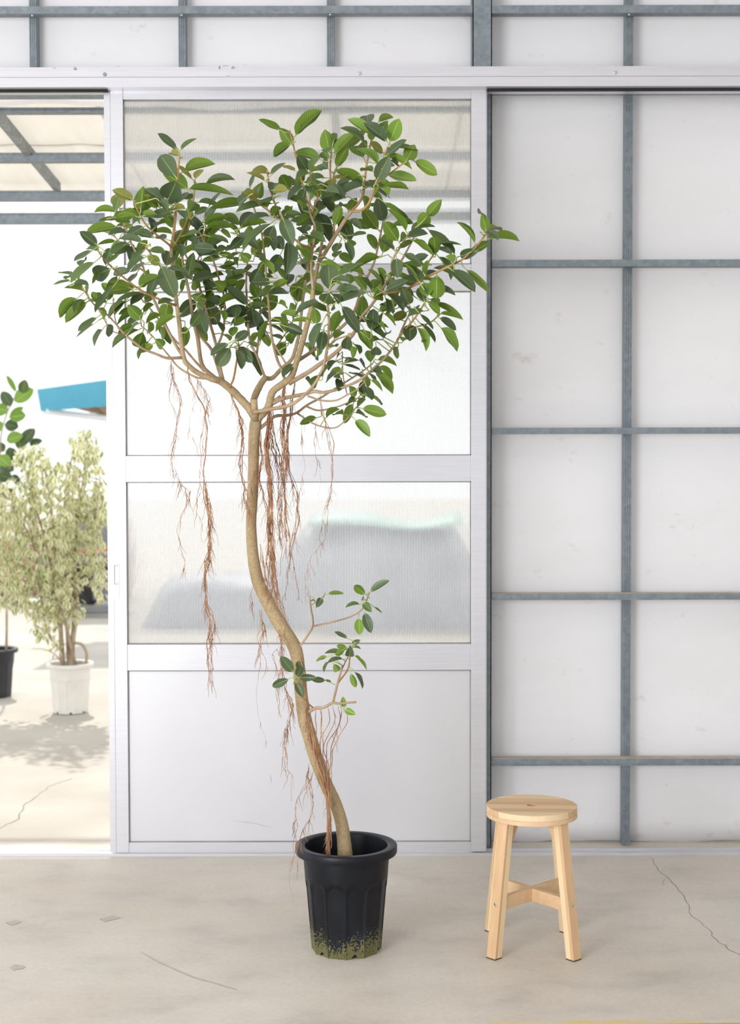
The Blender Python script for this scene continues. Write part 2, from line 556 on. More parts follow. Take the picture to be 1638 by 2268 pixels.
def tag(o, label=None, cat=None, group=None, kind=None):
    for k, v in (('label', label), ('category', cat), ('group', group), ('kind', kind)):
        if v:
            o[k] = v
    return o


def empty(name, loc=(0, 0, 0)):
    o = bpy.data.objects.new(name, None)
    COL.objects.link(o)
    o.location = loc
    o.empty_display_size = 0.1
    o.matrix_world = Matrix.Translation(loc)
    return o


def bevel(o, w=0.003, seg=2):
    b = o.modifiers.new('bevel', 'BEVEL')
    b.width = w
    b.segments = seg
    b.limit_method = 'ANGLE'
    return o


def spline(pts, per=6):
    pts = [Vector(p) for p in pts]
    if len(pts) < 3:
        return [pts[0].lerp(pts[-1], i / per) for i in range(per + 1)]
    out = []
    P = [pts[0] * 2 - pts[1]] + pts + [pts[-1] * 2 - pts[-2]]
    for i in range(1, len(P) - 2):
        a, b, c, d = P[i - 1:i + 3]
        for k in range(per):
            t = k / per
            out.append(0.5 * ((2 * b) + (c - a) * t + (2 * a - 5 * b + 4 * c - d) * t * t + (3 * b - a - 3 * c + d) * t ** 3))
    out.append(pts[-1])
    return out


def interp(vals, n):
    """resample a list of scalars to n samples."""
    out = []
    for i in range(n):
        t = i / (n - 1) * (len(vals) - 1)
        k = min(int(t), len(vals) - 2)
        out.append(vals[k] + (vals[k + 1] - vals[k]) * (t - k))
    return out


# ------------------------------------------------------------------ room and yard shell
YD = 5.53          # front face of the sliding door
YW = 5.72          # white sheeting plane
fl = MB()
fl.box(-7, 5, -5, 5.755, -0.12, 0.0)
floor = tag(fl.build('floor', 'floor'), 'worn beige concrete floor inside the shed', 'floor', kind='structure')
g = MB()
g.box(-30, 30, 5.758, 60, -0.14, -0.004)
ground = tag(g.build('ground', 'ground'), 'sunlit pale concrete yard outside the open doorway', 'ground', kind='structure')


def strip(pts, width, z, name, mat, parent):
    mb = MB()
    pts = [Vector(p) for p in pts]
    L, R_ = [], []
    for i, p in enumerate(pts):
        t = (pts[min(i + 1, len(pts) - 1)] - pts[max(i - 1, 0)]).normalized()
        nrm = Vector((-t.y, t.x, 0))
        w = width * random.uniform(0.5, 1.2) * (0.35 if i in (0, len(pts) - 1) else 1)
        L.append((p.x + nrm.x * w / 2, p.y + nrm.y * w / 2, z))
        R_.append((p.x - nrm.x * w / 2, p.y - nrm.y * w / 2, z))
    n = len(pts)
    mb.add(L + R_, [(i, i + 1, n + i + 1, n + i) for i in range(n - 1)])
    return mb.build(name, mat, parent)


def crack(pix, width, parent, z=0.0008, jit=0.006, name='crack', mat='crack'):
    pts = []
    fp = [on_floor(x, y) for x, y in pix]
    for a, b in zip(fp[:-1], fp[1:]):
        k = max(3, int((b - a).length / 0.03))
        for i in range(k):
            p = a.lerp(b, i / k)
            pts.append(p + Vector((random.uniform(-jit, jit), random.uniform(-jit, jit), 0)))
    pts.append(fp[-1])
    return strip(pts, width, z, name, mat, parent)


crack([(1440, 1900), (1465, 1935), (1490, 1955), (1512, 1980), (1524, 2010), (1530, 2030), (1560, 2050), (1585, 2082), (1612, 2100), (1640, 2117)], 0.0026, floor)
crack([(1480, 1940), (1470, 1950), (1466, 1962)], 0.0016, floor)
crack([(310, 2107), (360, 2135), (430, 2165), (525, 2192)], 0.007, floor, jit=0.001, name='scuff_mark', mat='scuff')
for quad in ([(12, 2044), (35, 2037), (50, 2042), (27, 2050)], [(219, 2035), (252, 2027), (268, 2033), (233, 2042)]):
    mb = MB()
    mb.add([on_floor(x, y) + Vector((0, 0, 0.0009)) for x, y in quad], [(0, 1, 2, 3)])
    mb.build('floor_patch', 'patch', floor)
mb = MB()
mb.add([on_floor(x, y) + Vector((0, 0, 0.0009)) for x, y in
        [(22, 2143), (33, 2136), (44, 2138), (56, 2140), (52, 2146), (40, 2147), (30, 2150)]], [tuple(range(7))])
mb.build('floor_patch', 'patch', floor)
mb = MB()
mb.add([on_floor(1085, 2263) + Vector((0, 0, 0.0009)), on_floor(1700, 2256) + Vector((0, 0, 0.0009)),
        on_floor(1700, 2266) + Vector((0, 0, 0.0009)), on_floor(1085, 2272) + Vector((0, 0, 0.0009))], [(0, 1, 2, 3)])
mb.build('yellow_line', 'yellow', floor)
crack([(-60, 1815), (0, 1832), (40, 1812), (55, 1780), (85, 1760)], 0.006, ground, z=-0.0032)
crack([(85, 1760), (110, 1740), (160, 1722)], 0.004, ground, z=-0.0032)

# roof over the shed and the wall to the right of the frame
mb = MB()
mb.box(-7, 5, -5, 5.9, 4.3, 4.4)
tag(mb.build('ceiling', 'ceil'), 'pale lining under the shed roof', 'ceiling', kind='structure')
mb = MB()
mb.box(4.0, 4.1, -5, 5.75, 0, 4.3)
tag(mb.build('wall_right', 'ceil'), 'white side wall of the shed', 'wall', kind='structure')

# ---- back wall: white sheeting on galvanised steel framing
wall = empty('wall_back', (0, YW, 0))
tag(wall, 'white sheeting stretched over a galvanised steel frame', 'wall', kind='structure')


def sheet(x0, x1, z0, z1, name='sheeting', ragged=False):
    mb = MB()
    nx, nz = max(2, int((x1 - x0) / 0.08)), max(2, int((z1 - z0) / 0.08))
    v = []
    for j in range(nz + 1):
        for i in range(nx + 1):
            x = x0 + (x1 - x0) * i / nx
            z = z0 + (z1 - z0) * j / nz
            if ragged and j == 0:
                z += 0.006 * sin(x * 9) + random.uniform(0, 0.006)
            dy = 0.006 * sin(x * 3.1 + z * 1.3) * sin(z * 2.3 + 0.5 * x)
            v.append((x, YW + dy, z))
    f = [(j * (nx + 1) + i, j * (nx + 1) + i + 1, (j + 1) * (nx + 1) + i + 1, (j + 1) * (nx + 1) + i) for j in range(nz) for i in range(nx)]
    mb.add(v, f)
    o = mb.build(name, 'sheet', wall, smooth=True)
    s = o.modifiers.new('thickness', 'SOLIDIFY')
    s.thickness = 0.004
    s.offset = 1
    return o


x_jamb = at(1056, 1000, YW).x
z_head = at(819, 205, YW).z
sheet(x_jamb, 4.0, 0.001, z_head, ragged=True)
mb = MB()
mb.box(x_jamb, 4.0, YW + 0.02, YW + 0.034, 0, 0.12)  # board added behind the sheeting to stop sun leaking in under its edge
mb.build('sun_leak_board', 'ceil', wall)
sheet(-7, 4.0, z_head, 4.3)


def cchan(x0, x1, y, zlo, zhi, dep, name='purlin'):
    """horizontal C channel, open to the back, with a small lip."""
    t = 0.0025
    mb = MB()
    mb.box(x0, x1, y, y + t, zlo, zhi)
    mb.box(x0, x1, y + t, y + dep, zhi - t, zhi)
    mb.box(x0, x1, y + t, y + dep, zlo, zlo + t)
    mb.box(x0, x1, y - 0.003, y, zlo, zlo + 0.005)
    return mb.build(name, 'steel', wall)


YP = 5.60
xr = at(1088, 1000, YP).x
for (yt, yb) in ((575, 590), (947, 961), (1315, 1329), (1681, 1696)):
    pu = cchan(xr, 4.0, YP, at(1300, yb, YP).z, at(1300, yt, YP).z, 0.05)
    if yt > 1000:
        mb = MB()
        zt_ = at(1300, yt, YP).z
        mb.box(xr + 0.002, 3.99, YP + 0.003, YP + 0.05, zt_, zt_ + 0.0015)
        mb.build('dust_layer', 'dust', pu)
cchan(-7, at(1046, 20, YP).x, YP, at(500, 30, YP).z, at(500, 13, YP).z, 0.045)
cchan(at(1089, 20, YP).x, 4.0, YP, at(1350, 29, YP).z, at(1350, 11, YP).z, 0.045)
cchan(xr, 4.0, YP, at(1300, 204, YP).z, at(1300, 196, YP).z, 0.05, 'door_header')
cchan(-7, at(240, 204, YP).x, YP, at(100, 213, YP).z, at(100, 199, YP).z, 0.05, 'door_header')

YS = 5.655


def stud(px0, px1, py, zlo, zhi):
    x0, x1 = at(px0, py, YS).x, at(px1, py, YS).x
    mb = MB()
    w = x1 - x0
    mb.box(x0, x1, YS, YS + 0.05, zlo, zhi)
    for a, b in ((0.02, 0.16), (0.30, 0.45), (0.55, 0.70), (0.84, 0.98)):
        mb.box(x0 + w * a, x0 + w * b, YS - 0.0022, YS + 0.0001, zlo, zhi)
    return mb.build('stud', 'steel', wall)


for a, b in ((65, 81), (395, 411), (723.5, 740)):
    stud(a, b, 90, at(500, 190, YS).z, 4.3)
stud(1381, 1398, 1000, 0.0, 4.3)
for px, py in ((72, 34), (402, 33), (731, 32), (1392, 32)):
    p = at(px, py, YP)
    mb = MB()
    mb.lathe([(0.0, p.z + 0.001), (0.0045, p.z + 0.001), (0.005, p.z - 0.004), (0.0, p.z - 0.005)], 12, p.x, p.y - 0.004)
    mb.build('screw', 'chrome', wall, smooth=True)

# column beside the doorway
YC = 5.60
cx0, cx1 = at(1046, 90, YC).x, at(1089, 90, YC).x
mb = MB()
mb.box(cx0, cx1, YC, YC + 0.004, 0, 4.3)
mb.box(cx0, cx0 + 0.004, YC, YC + 0.10, 0, 4.3)
mb.box(cx1 - 0.004, cx1, YC, YC + 0.10, 0, 4.3)
mb.box(cx0, cx0 + 0.02, YC + 0.097, YC + 0.10, 0, 4.3)
mb.box(cx1 - 0.02, cx1, YC + 0.097, YC + 0.10, 0, 4.3)
mb.build('column', 'steel', wall)

# ---- top track
YT = 5.475
zt0, zt1 = at(819, 191.5, YT).z, at(819, 146, YT).z
hh = zt1 - zt0
prof = [(YT, zt0), (YT, zt0 + hh * 0.46), (YT + 0.003, zt0 + hh * 0.475), (YT, zt0 + hh * 0.49), (YT, zt0 + hh * 0.81),
        (YT + 0.010, zt0 + hh * 0.83), (YT + 0.010, zt1), (YT + 0.12, zt1), (YT + 0.12, zt0)]
mb = MB()
mb.prism(prof, 'x', -7, 4.0)
track = tag(mb.build('trim_1', 'alu'), 'aluminium sliding door track running across the wall', 'door track', kind='structure')
for px, py in ((232, 165), (796, 163), (1362, 161)):
    p = at(px, py, YT)
    mb = MB()
    mb.tube([(p.x, YT + 0.001, p.z), (p.x, YT - 0.003, p.z), (p.x, YT - 0.005, p.z)], [0.0075, 0.0072, 0.004], 14)
    mb.build('screw', 'chrome' if px > 300 else 'steel_dark', track)
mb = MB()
mb.box(-7, at(234, 195, YT).x, YT + 0.03, YT + 0.05, zt0 - 0.008, zt0)  # shade in the gap under the track, painted as a black strip
mb.build('gap_shade_strip', 'black', track)
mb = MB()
mb.box(at(1080, 195, YT).x, 4.0, YT + 0.03, YT + 0.05, zt0 - 0.008, zt0)  # same painted gap shade, right of the door
mb.build('gap_shade_strip', 'black', track)
for cx, cy, cw, ch in ((486, 150, 5, 7), (516, 150, 9, 6), (500, 146, 18, 2), (167, 153, 9, 5), (166, 149, 6, 2), (120, 151, 6, 2), (262, 147, 4, 2), (505, 168, 14, 1)):
    p = at(cx, cy, YT + (0.0 if cy > 155 else 0.010))
    s_ = 5.5 / F
    mb = MB()
    k = 9
    ring = [(p.x + cw * s_ * 0.5 * cos(2 * pi * i / k) * random.uniform(0.7, 1.2), p.y - 0.0006, p.z + ch * s_ * 0.5 * sin(2 * pi * i / k) * random.uniform(0.7, 1.2)) for i in range(k)]
    mb.add(ring, [tuple(range(k))])
    mb.build('paint_chip', 'chip', track)
# bottom track
mb = MB()
mb.box(-7, 4.0, YD - 0.012, YD - 0.004, 0, 0.010)
mb.box(-7, 4.0, YD - 0.004, YD + 0.05, 0, 0.003)
mb.box(-7, 4.0, YD + 0.05, YD + 0.058, 0, 0.010)
tag(mb.build('trim_2', 'alu'), 'aluminium floor rail in the doorway threshold', 'floor rail', kind='structure')

# ---- sliding door
XL0, XL1, XL2 = at(236, 1000, YD).x, at(250, 1000, YD).x, at(278, 1000, YD).x
XR1, XR0 = at(1043, 1000, YD).x, at(1078, 1000, YD).x
zz = lambda py: at(660, py, YD).z
ztop, zbot = zz(192) - 0.002, 0.012
door = empty('door_1', ((XL0 + XR0) / 2, YD, 0))
tag(door, 'silver aluminium sliding door with three ribbed clear panes above a solid panel', 'door', kind='structure')
mb = MB()
mb.prism([(XL0, YD + 0.004), (XL1 - 0.001, YD + 0.004), (XL1, YD + 0.006), (XL1 + 0.001, YD), (XL2, YD), (XL2, YD + 0.04), (XL0, YD + 0.04)], 'z', zbot, ztop)
bevel(mb.build('stile', 'alu', door), 0.0015)
mb = MB()
mb.prism([(XR1, YD), (XR0 - 0.004, YD), (XR0, YD + 0.004), (XR0, YD + 0.04), (XR1, YD + 0.04)], 'z', zbot, ztop)
bevel(mb.build('stile', 'alu', door), 0.0015)
rails = [(ztop, zz(219)), (zz(585.5), zz(645)), (zz(1009), zz(1067)), (zz(1427), zz(1485)), (zz(1866), zbot)]
for hi, lo in rails:
    mb = MB()
    mb.box(XL2, XR1, YD + 0.002, YD + 0.038, lo, hi)
    bevel(mb.build('rail', 'alu', door), 0.0015)
PIT = 0.0061
for i in range(4):
    hi, lo = rails[i][1], rails[i + 1][0]
    gk = MB()
    t = 0.0035
    gk.box(XL2, XR1, YD + 0.006, YD + 0.022, hi - t, hi)
    gk.box(XL2, XR1, YD + 0.006, YD + 0.022, lo, lo + t)
    gk.box(XL2, XL2 + t, YD + 0.006, YD + 0.022, lo, hi)
    gk.box(XR1 - t, XR1, YD + 0.006, YD + 0.022, lo, hi)
    gk.build('gasket', 'gasket', door)
    if i < 3:
        mb = MB()
        nrib = int((XR1 - XL2) / PIT)
        xs = [XL2 + (XR1 - XL2) * k / (nrib * 6) for k in range(nrib * 6 + 1)]
        fy = lambda x: YD + 0.014 + 0.0006 * sin(2 * pi * x / PIT)
        by = YD + 0.020
        v = [(x, fy(x), lo) for x in xs] + [(x, fy(x), hi) for x in xs]
        n = len(xs)
        mb.add(v, [(k, k + 1, n + k + 1, n + k) for k in range(n - 1)])
        mb.add([(XL2, by, lo), (XR1, by, lo), (XR1, by, hi), (XL2, by, hi)], [(3, 2, 1, 0)], 1)
        o = mb.build('pane', ['poly', 'poly_back'], door, smooth=True)
        if i == 0:
            o['label'] = 'ribbed translucent plastic pane'
    else:
        mb = MB()
        mb.box(XL2, XR1, YD + 0.012, YD + 0.022, lo, hi)
        mb.build('panel', 'panel', door)
hx0, hx1 = at(250.5, 1285, YD).x, at(264.5, 1285, YD).x
hz0, hz1 = at(257, 1327, YD).z, at(257, 1245, YD).z
rz0, rz1 = at(257, 1294, YD).z, at(257, 1252, YD).z
mb = MB()
rx0, rx1 = hx0 + 0.005, hx1 - 0.003
mb.box(hx0, rx0, YD - 0.003, YD + 0.001, hz0, hz1)
mb.box(rx1, hx1, YD - 0.003, YD + 0.001, hz0, hz1)
mb.box(rx0, rx1, YD - 0.003, YD + 0.001, hz0, rz0)
mb.box(rx0, rx1, YD - 0.003, YD + 0.001, rz1, hz1)
hd = mb.build('handle', 'handle', door)
hd['label'] = 'flush plastic finger pull'
mb = MB()
mb.box(rx0, rx1, YD - 0.0006, YD + 0.0005, rz0, rz1)
mb.build('finger_recess', 'gasket', hd)
mb = MB()
mb.box(rx0 + 0.002, rx1, YD - 0.0012, YD - 0.0005, rz0 + 0.002, rz1 - 0.002)
mb.build('recess_plate', 'handle', hd)
for pix in ([(600, 1832), (580, 1828), (560, 1823), (510, 1817)], [(598, 1715), (601, 1735)]):
    mb = MB()
    pp = [at(x, y, YD + 0.0115) for x, y in pix]
    mb.tube(spline(pp, 6), [0.0004 + 0.0012 * sin(pi * k / (len(pp) * 6 - 6)) for k in range(len(pp) * 6 - 5)], 5)
    mb.build('scratch', 'scuff', door)

# ------------------------------------------------------------------ yard canopy
CAN = empty('yard_canopy', (0, 7, 0))
tag(CAN, 'steel framed canopy with cream translucent roof sheets outside the doorway', 'canopy')


def roof_z(y):
    return 3.055 - (y - 6.2) * 0.075


XA, XB = -6.0, 3.6
for y0, y1 in ((5.9, 6.85), (6.85, 7.78)):
    for k in range(6):
        xa, xb = XA + (XB - XA) * k / 6, XA + (XB - XA) * (k + 1) / 6
        mb = MB()
        nn = 16
        v = []
        for yy in (y0, y1 + 0.03):
            for i in range(nn + 1):
                x = xa + (xb - xa + 0.02) * i / nn
                v.append((x, yy, roof_z(yy) + 0.055 + 0.004 * sin(x * 40)))
        mb.add(v, [(i, i + 1, nn + 2 + i, nn + 1 + i) for i in range(nn)])
        mb.build('roof_sheet', 'canopy', CAN, smooth=True)


def beam_from_px(py0, py1, Y, name='beam', mat='steel', dep=0.05):
    mb = MB()
    z1, z0 = at(300, py0, Y).z, at(300, py1, Y).z
    t = 0.004
    mb.box(XA, XB, Y, Y + t, z0, z1)
    mb.box(XA, XB, Y + t, Y + dep, z0, z0 + t)
    mb.box(XA, XB, Y + t, Y + dep, z1 - t, z1)
    mb.box(XA, XB, Y - 0.006, Y, z0, z0 + 0.006)
    mb.box(XA, XB, Y - 0.006, Y, z1 - 0.006, z1)
    return mb.build(name, mat, CAN)


beam_from_px(238, 248, 6.12)
beam_from_px(338, 357, 6.85)
beam_from_px(422, 443, 7.5)
beam_from_px(471, 494, 7.95)
for x in (-3.1, -1.61 - 0.02, -0.15, 1.3):
    mb = MB()
    a, b = 5.92, 7.5
    w = 0.016
    mb.hexa([(x - w, a, roof_z(a)), (x + w, a, roof_z(a)), (x + w, b, roof_z(b)), (x - w, b, roof_z(b))],
            [(x - w, a, roof_z(a) + 0.045), (x + w, a, roof_z(a) + 0.045), (x + w, b, roof_z(b) + 0.045), (x - w, b, roof_z(b) + 0.045)])
    mb.build('rafter', 'steel_dark', CAN)
for x in (-5.0, 2.6):
    mb = MB()
    mb.box(x, x + 0.07, 7.5, 7.57, 0, roof_z(7.5))
    mb.build('post', 'steel', CAN)
    mb = MB()
    mb.box(x + 0.01, x + 0.06, 7.5, 8.0, roof_z(7.9) - 0.01, roof_z(7.9) + 0.04)
    mb.build('bracket', 'steel', CAN)
# crumpled film hanging under the header
mb = MB()
v = []
nx = 60
ztp = at(100, 213, 6.02).z
for i in range(nx + 1):
    x = XA + (at(1040, 230, 6.02).x - XA) * i / nx
    low = at(100, 238, 6.02).z + 0.012 * sin(x * 4.0 + 0.8) + 0.005 * sin(x * 13)
    for j in range(5):
        t = j / 4
        v.append((x, 6.02 - 0.03 * sin(pi * t) + 0.006 * sin(x * 22 + j), ztp + (low - ztp) * t))
mb.add(v, [(i * 5 + j, i * 5 + j + 1, (i + 1) * 5 + j + 1, (i + 1) * 5 + j) for i in range(nx) for j in range(4)])
mb.build('rolled_film', 'film', CAN, smooth=True)

# ------------------------------------------------------------------ stool
SC = at(1177, 1783, 4.49)
ST = empty('wooden_stool', (SC.x, 4.49, 0))
ST.rotation_euler = (0, 0, radians(-3.3))
tag(ST, 'round-topped wooden stool with four splayed legs and crossed stretchers', 'stool')
SR, SZ0, SZ1, HR = 0.144, 0.416, 0.450, 0.0155


def local(o):
    o.matrix_parent_inverse = Matrix.Identity(4)
    return o


def stave_poly(y0, y1, R, hole):
    def arc(y):
        return sqrt(max(R * R - y * y, 0))
    pts = []
    k = 14
    for i in range(k + 1):           # right side upwards
        y = y0 + (y1 - y0) * i / k
        pts.append((arc(y), y))
    if abs(y1) < 1e-6:               # top edge passes the hole
        for i in range(0, 11):
            a = -pi * i / 10
            pts.append((hole * cos(a), hole * sin(a)))
    for i in range(k + 1):
        y = y1 - (y1 - y0) * i / k
        pts.append((-arc(y), y))
    if abs(y0) < 1e-6:
        for i in range(0, 11):
            a = pi - pi * i / 10
            pts.append((hole * cos(a), hole * sin(a)))
    out = []
    for p in pts:
        if not out or (abs(p[0] - out[-1][0]) + abs(p[1] - out[-1][1])) > 1e-5:
            out.append(p)
    return out


seat = local(MB().build('seat', 'wood_x', ST))
seat.data.from_pydata([], [], [])
mb = MB()
mb.lathe([(HR, SZ0), (SR, SZ0), (SR, SZ0 + 0.015), (HR, SZ0 + 0.015), (HR, SZ0)], 72)
base = mb
bpy.data.objects.remove(seat, do_unlink=True)
seat = bevel(local(base.build('seat', 'wood_x', ST)), 0.0015)
ys = [-SR, -0.094, -0.046, 0.0, 0.049, 0.095, SR]
mats = ['wood_palex', 'wood_x', 'wood_x', 'wood_x', 'wood_x', 'wood_palex']
for i in range(6):
    mb = MB()
    mb.prism(stave_poly(ys[i] + (0.0003 if i else 0.0005), ys[i + 1] - (0.0003 if i < 5 else 0.0005), SR, HR) if abs(ys[i]) > 1e-6 and abs(ys[i + 1]) > 1e-6
             else stave_poly(ys[i], ys[i + 1], SR, HR), 'z', SZ0 + 0.0152, SZ1 + 0.0002 * (i % 2))
    o = mb.build('stave', mats[i], seat)
    local(o)
    bevel(o, 0.0008, 1)
FR, TR = 0.178, 0.122
for sx, sy in ((-1, -1), (1, -1), (-1, 1), (1, 1)):
    d = Vector((sx * 0.69, sy * 0.724, 0)).normalized()
    p = Vector((-d.y, d.x, 0))
    if p.x * 1 < 0:
        p = -p
    a, bq = 0.016, 0.018

    def ring(c, h0, h1):
        return [c + d * h0 - p * bq, c + d * h1 - p * bq, c + d * h1 + p * bq, c + d * h0 + p * bq]
    B, T = d * FR + Vector((0, 0, 0.003)), d * TR + Vector((0, 0, SZ0))
    mb = MB()
    mb.hexa(ring(B, -a, 0.004), ring(T, -a, 0.004), 1)
    mb.hexa(ring(B, 0.004, a), ring(T, 0.004, a), 0)
    mt = ['wood_z', 'wood_pale'] if sx < 0 else ['wood_z', 'wood_pale']
    leg = bevel(local(mb.build('leg', mt, ST)), 0.0012, 1)
    mb = MB()
    mb.hexa(ring(B - Vector((0, 0, 0.003)), -a, a), ring(B, -a, a))
    local(mb.build('foot_pad', 'rubber', leg))
    zs = 0.165
    c = B.lerp(T, zs / SZ0) + d * (a + 0.0)
    mb = MB()
    mb.tube([c - d * 0.002, c + d * 0.001, c + d * 0.002], [0.006, 0.006, 0.003], 14)
    local(mb.build('screw', 'chrome', leg))
for k, (sx, sy) in enumerate(((1, 1), (-1, 1))):
    d = Vector((sx * 0.69, sy * 0.724, 0)).normalized()
    p = Vector((-d.y, d.x, 0)) * 0.0105
    for half in (-1, 1) if k else (0,):
        lo, hi = (-0.146, 0.146) if half == 0 else ((-0.146, -0.0106) if half < 0 else (0.0106, 0.146))
        mb = MB()
        z0, z1 = 0.145, 0.186
        ex = 0.004
        fl_ = lambda t: t
        mb.hexa([d * lo - p + Vector((0, 0, z0)), d * hi - p + Vector((0, 0, z0)), d * hi + p + Vector((0, 0, z0)), d * lo + p + Vector((0, 0, z0))],
                [d * (lo * 0.965 if abs(lo) > 0.1 else lo) - p + Vector((0, 0, z1)), d * (hi * 0.965 if abs(hi) > 0.1 else hi) - p + Vector((0, 0, z1)),
                 d * (hi * 0.965 if abs(hi) > 0.1 else hi) + p + Vector((0, 0, z1)), d * (lo * 0.965 if abs(lo) > 0.1 else lo) + p + Vector((0, 0, z1))])
        bevel(local(mb.build('stretcher', 'wood_x', ST)), 0.001, 1)
        mb = MB()
        z0, z1 = SZ0 - 0.062, SZ0 - 0.0005
        l1, h1 = (-0.108, 0.108) if half == 0 else ((-0.108, -0.0106) if half < 0 else (0.0106, 0.108))
        l0 = l1
        h0 = h1
        q = 0.006
        if half == 0:
            poly = [(l1, z1), (l1 - 0.002, z0), (l1 + q, z0), (l1 + q + 0.03, z1 - 0.004), (h1 - q - 0.03, z1 - 0.004), (h1 - q, z0), (h1 + 0.002, z0), (h1, z1)]
        elif half < 0:
            poly = [(l1, z1), (l1 - 0.002, z0), (l1 + q, z0), (l1 + q + 0.03, z1 - 0.004), (h1, z1 - 0.004), (h1, z1)]
        else:
            poly = [(l1, z1), (l1, z1 - 0.004), (h1 - q - 0.03, z1 - 0.004), (h1 - q, z0), (h1 + 0.002, z0), (h1, z1)]
        n = len(poly)
        v = [d * t - p + Vector((0, 0, z)) for t, z in poly] + [d * t + p + Vector((0, 0, z)) for t, z in poly]
        mb.add(v, [tuple(range(n)), tuple(range(2 * n - 1, n - 1, -1))] + [(i, i + n, (i + 1) % n + n, (i + 1) % n) for i in range(n)])
        local(mb.build('seat_bracket', 'wood_x', ST))

# ------------------------------------------------------------------ nursery pot builder
def make_pot(parent, h, r_top, r_bot, rim_w, mat, facets=12, notches=True, name='pot', rot=0.0):
    nseg = facets * 16
    rim_h = 0.052 * h / 0.332
    zs = [0.0, 0.006, 0.012, 0.018] + [0.03 + (h - rim_h - 0.03) * i / 26 for i in range(27)]
    arch = 0.232 * h / 0.332
    mb = MB()
    rows = []
    for z in zs:
        R = r_bot + (r_top - r_bot) * (z / h)
        row = []
        for k in range(nseg):
            a = 2 * pi * k / nseg + rot
            u = ((k % 16) / 16.0 - 0.5) * 2      # -1..1 across facet
            half = pi / facets
            top_here = arch + 0.016 * (sqrt(max(0.0, 1 - u * u)) - 1) * 1.6 + 0.0
            flat = R * cos(half) / cos(u * half) + 0.0
            ridge = 1.0 if abs(u) > 0.93 else 0.0
            rr = R
            if z < top_here:
                f = min(1.0, (top_here - z) / 0.010)
                rr = R * (1 - f) + (flat - 0.0042) * f
                rr = rr * (1 - ridge * 0.6) + R * ridge * 0.6
            zz_ = z
            if notches:
                fi = (k // 16) % 2
                if fi == 0 and abs(u) < 0.36 and z < 0.0125:
                    zz_ = max(z, 0.0125 * sqrt(1 - (u / 0.36) ** 2))
            row.append(len(mb.v))
            mb.v.append((rr * sin(a), -rr * cos(a), zz_))
        rows.append(row)
    for i in range(len(rows) - 1):
        for k in range(nseg):
            k2 = (k + 1) % nseg
            mb.f.append((rows[i][k], rows[i][k2], rows[i + 1][k2], rows[i + 1][k]))
            mb.m.append(0)
    rt = r_top
    Rb = r_bot + (r_top - r_bot) * ((h - rim_h) / h)
    prof = [(Rb, h - rim_h), (Rb + 0.001, h - 0.030 * h / 0.332), (rt + rim_w - 0.002, h - 0.0265 * h / 0.332), (rt + rim_w, h - 0.022 * h / 0.332), (rt + rim_w, h - 0.004),
            (rt + rim_w - 0.002, h - 0.001), (rt + rim_w - 0.005, h), (rt - 0.004, h - 0.001), (rt - 0.008, h - 0.004)]
    rin = [(rt - 0.010, h - 0.02), (r_bot + (rt - r_bot) * 0.55 - 0.006, h * 0.55), (r_bot - 0.006, 0.02), (0.0, 0.02)]
    mb.lathe(prof + rin, nseg // 2)
    o = local(mb.build(name, mat, parent, smooth=True))
    es = o.modifiers.new('split', 'EDGE_SPLIT')
    es.split_angle = radians(38)
    return o


# ------------------------------------------------------------------ the ficus tree
PB = at(767, 2100, 4.46)
PX, PY = PB.x, 4.46
TREE = empty('potted_ficus_tree', (PX, PY, 0))
tag(TREE, 'tall leaning rubber-leaved ficus tree with hanging aerial roots in a black ribbed pot', 'potted tree')
pot = make_pot(TREE, 0.335, 0.139, 0.112, 0.022, 'pot', rot=-pi / 12 + pi / 12)
pot['label'] = 'black plastic nursery pot stained green near the base'
mb = MB()
mb.lathe([(0.0, 0.236), (0.05, 0.238), (0.09, 0.232), (0.122, 0.225), (0.122, 0.21)], 40)
for i, v in enumerate(mb.v):
    mb.v[i] = (v[0], v[1], v[2] + random.uniform(-0.004, 0.004))
local(mb.build('soil', 'soil', TREE, smooth=True))

BR = []                     # sampled branch points: (px, py, depth offset)


def px_path(pix, d0, d1):
    """pixel polyline with a depth ramp -> resampled world points + pixel samples."""
    s = spline([(x, y, 0) for x, y in pix], 6)
    n = len(s)
    out, samp = [], []
    for i, q in enumerate(s):
        t = i / (n - 1)
        dy = d0 + (d1 - d0) * (t ** 0.8)
        out.append(at(q.x, q.y, PY + dy))
        samp.append((q.x, q.y, dy))
    return out, samp


def nearest(px, py, lim=None):
    best, bd = None, 1e9
    for b in BR:
        d = (b[0] - px) ** 2 + (b[1] - py) ** 2
        if d < bd:
            best, bd = b, d
    return best, sqrt(bd)


PXM = 4.5 / F               # metres per pixel near the tree
trunk_pix = [(764, 1935), (764, 1895), (760, 1850), (754, 1815), (740, 1775), (724, 1742), (709, 1705), (697, 1672), (684, 1625), (675, 1595), (667, 1540),
             (661, 1475), (651, 1432), (622, 1386), (598, 1343), (573, 1293), (562, 1245), (557, 1195), (556, 1150), (559, 1097), (561, 1034), (562, 975), (565, 945), (567, 925)]
trunk_w = [34, 33, 30, 28, 28, 29, 29, 30, 31, 31, 28, 27, 30, 31, 30, 28, 26, 24, 23, 24, 24, 25, 27, 22]
pts, samp = px_path(trunk_pix, 0.0, 0.0)
mb = MB()
rad = [w * PXM * 0.5 * random.uniform(0.975, 1.025) for w in interp(trunk_w, len(pts))]
mb.tube(pts, rad, 16)
mb.build('trunk', 'bark', TREE, smooth=True)
BR += samp[-40:]
TRUNK = samp


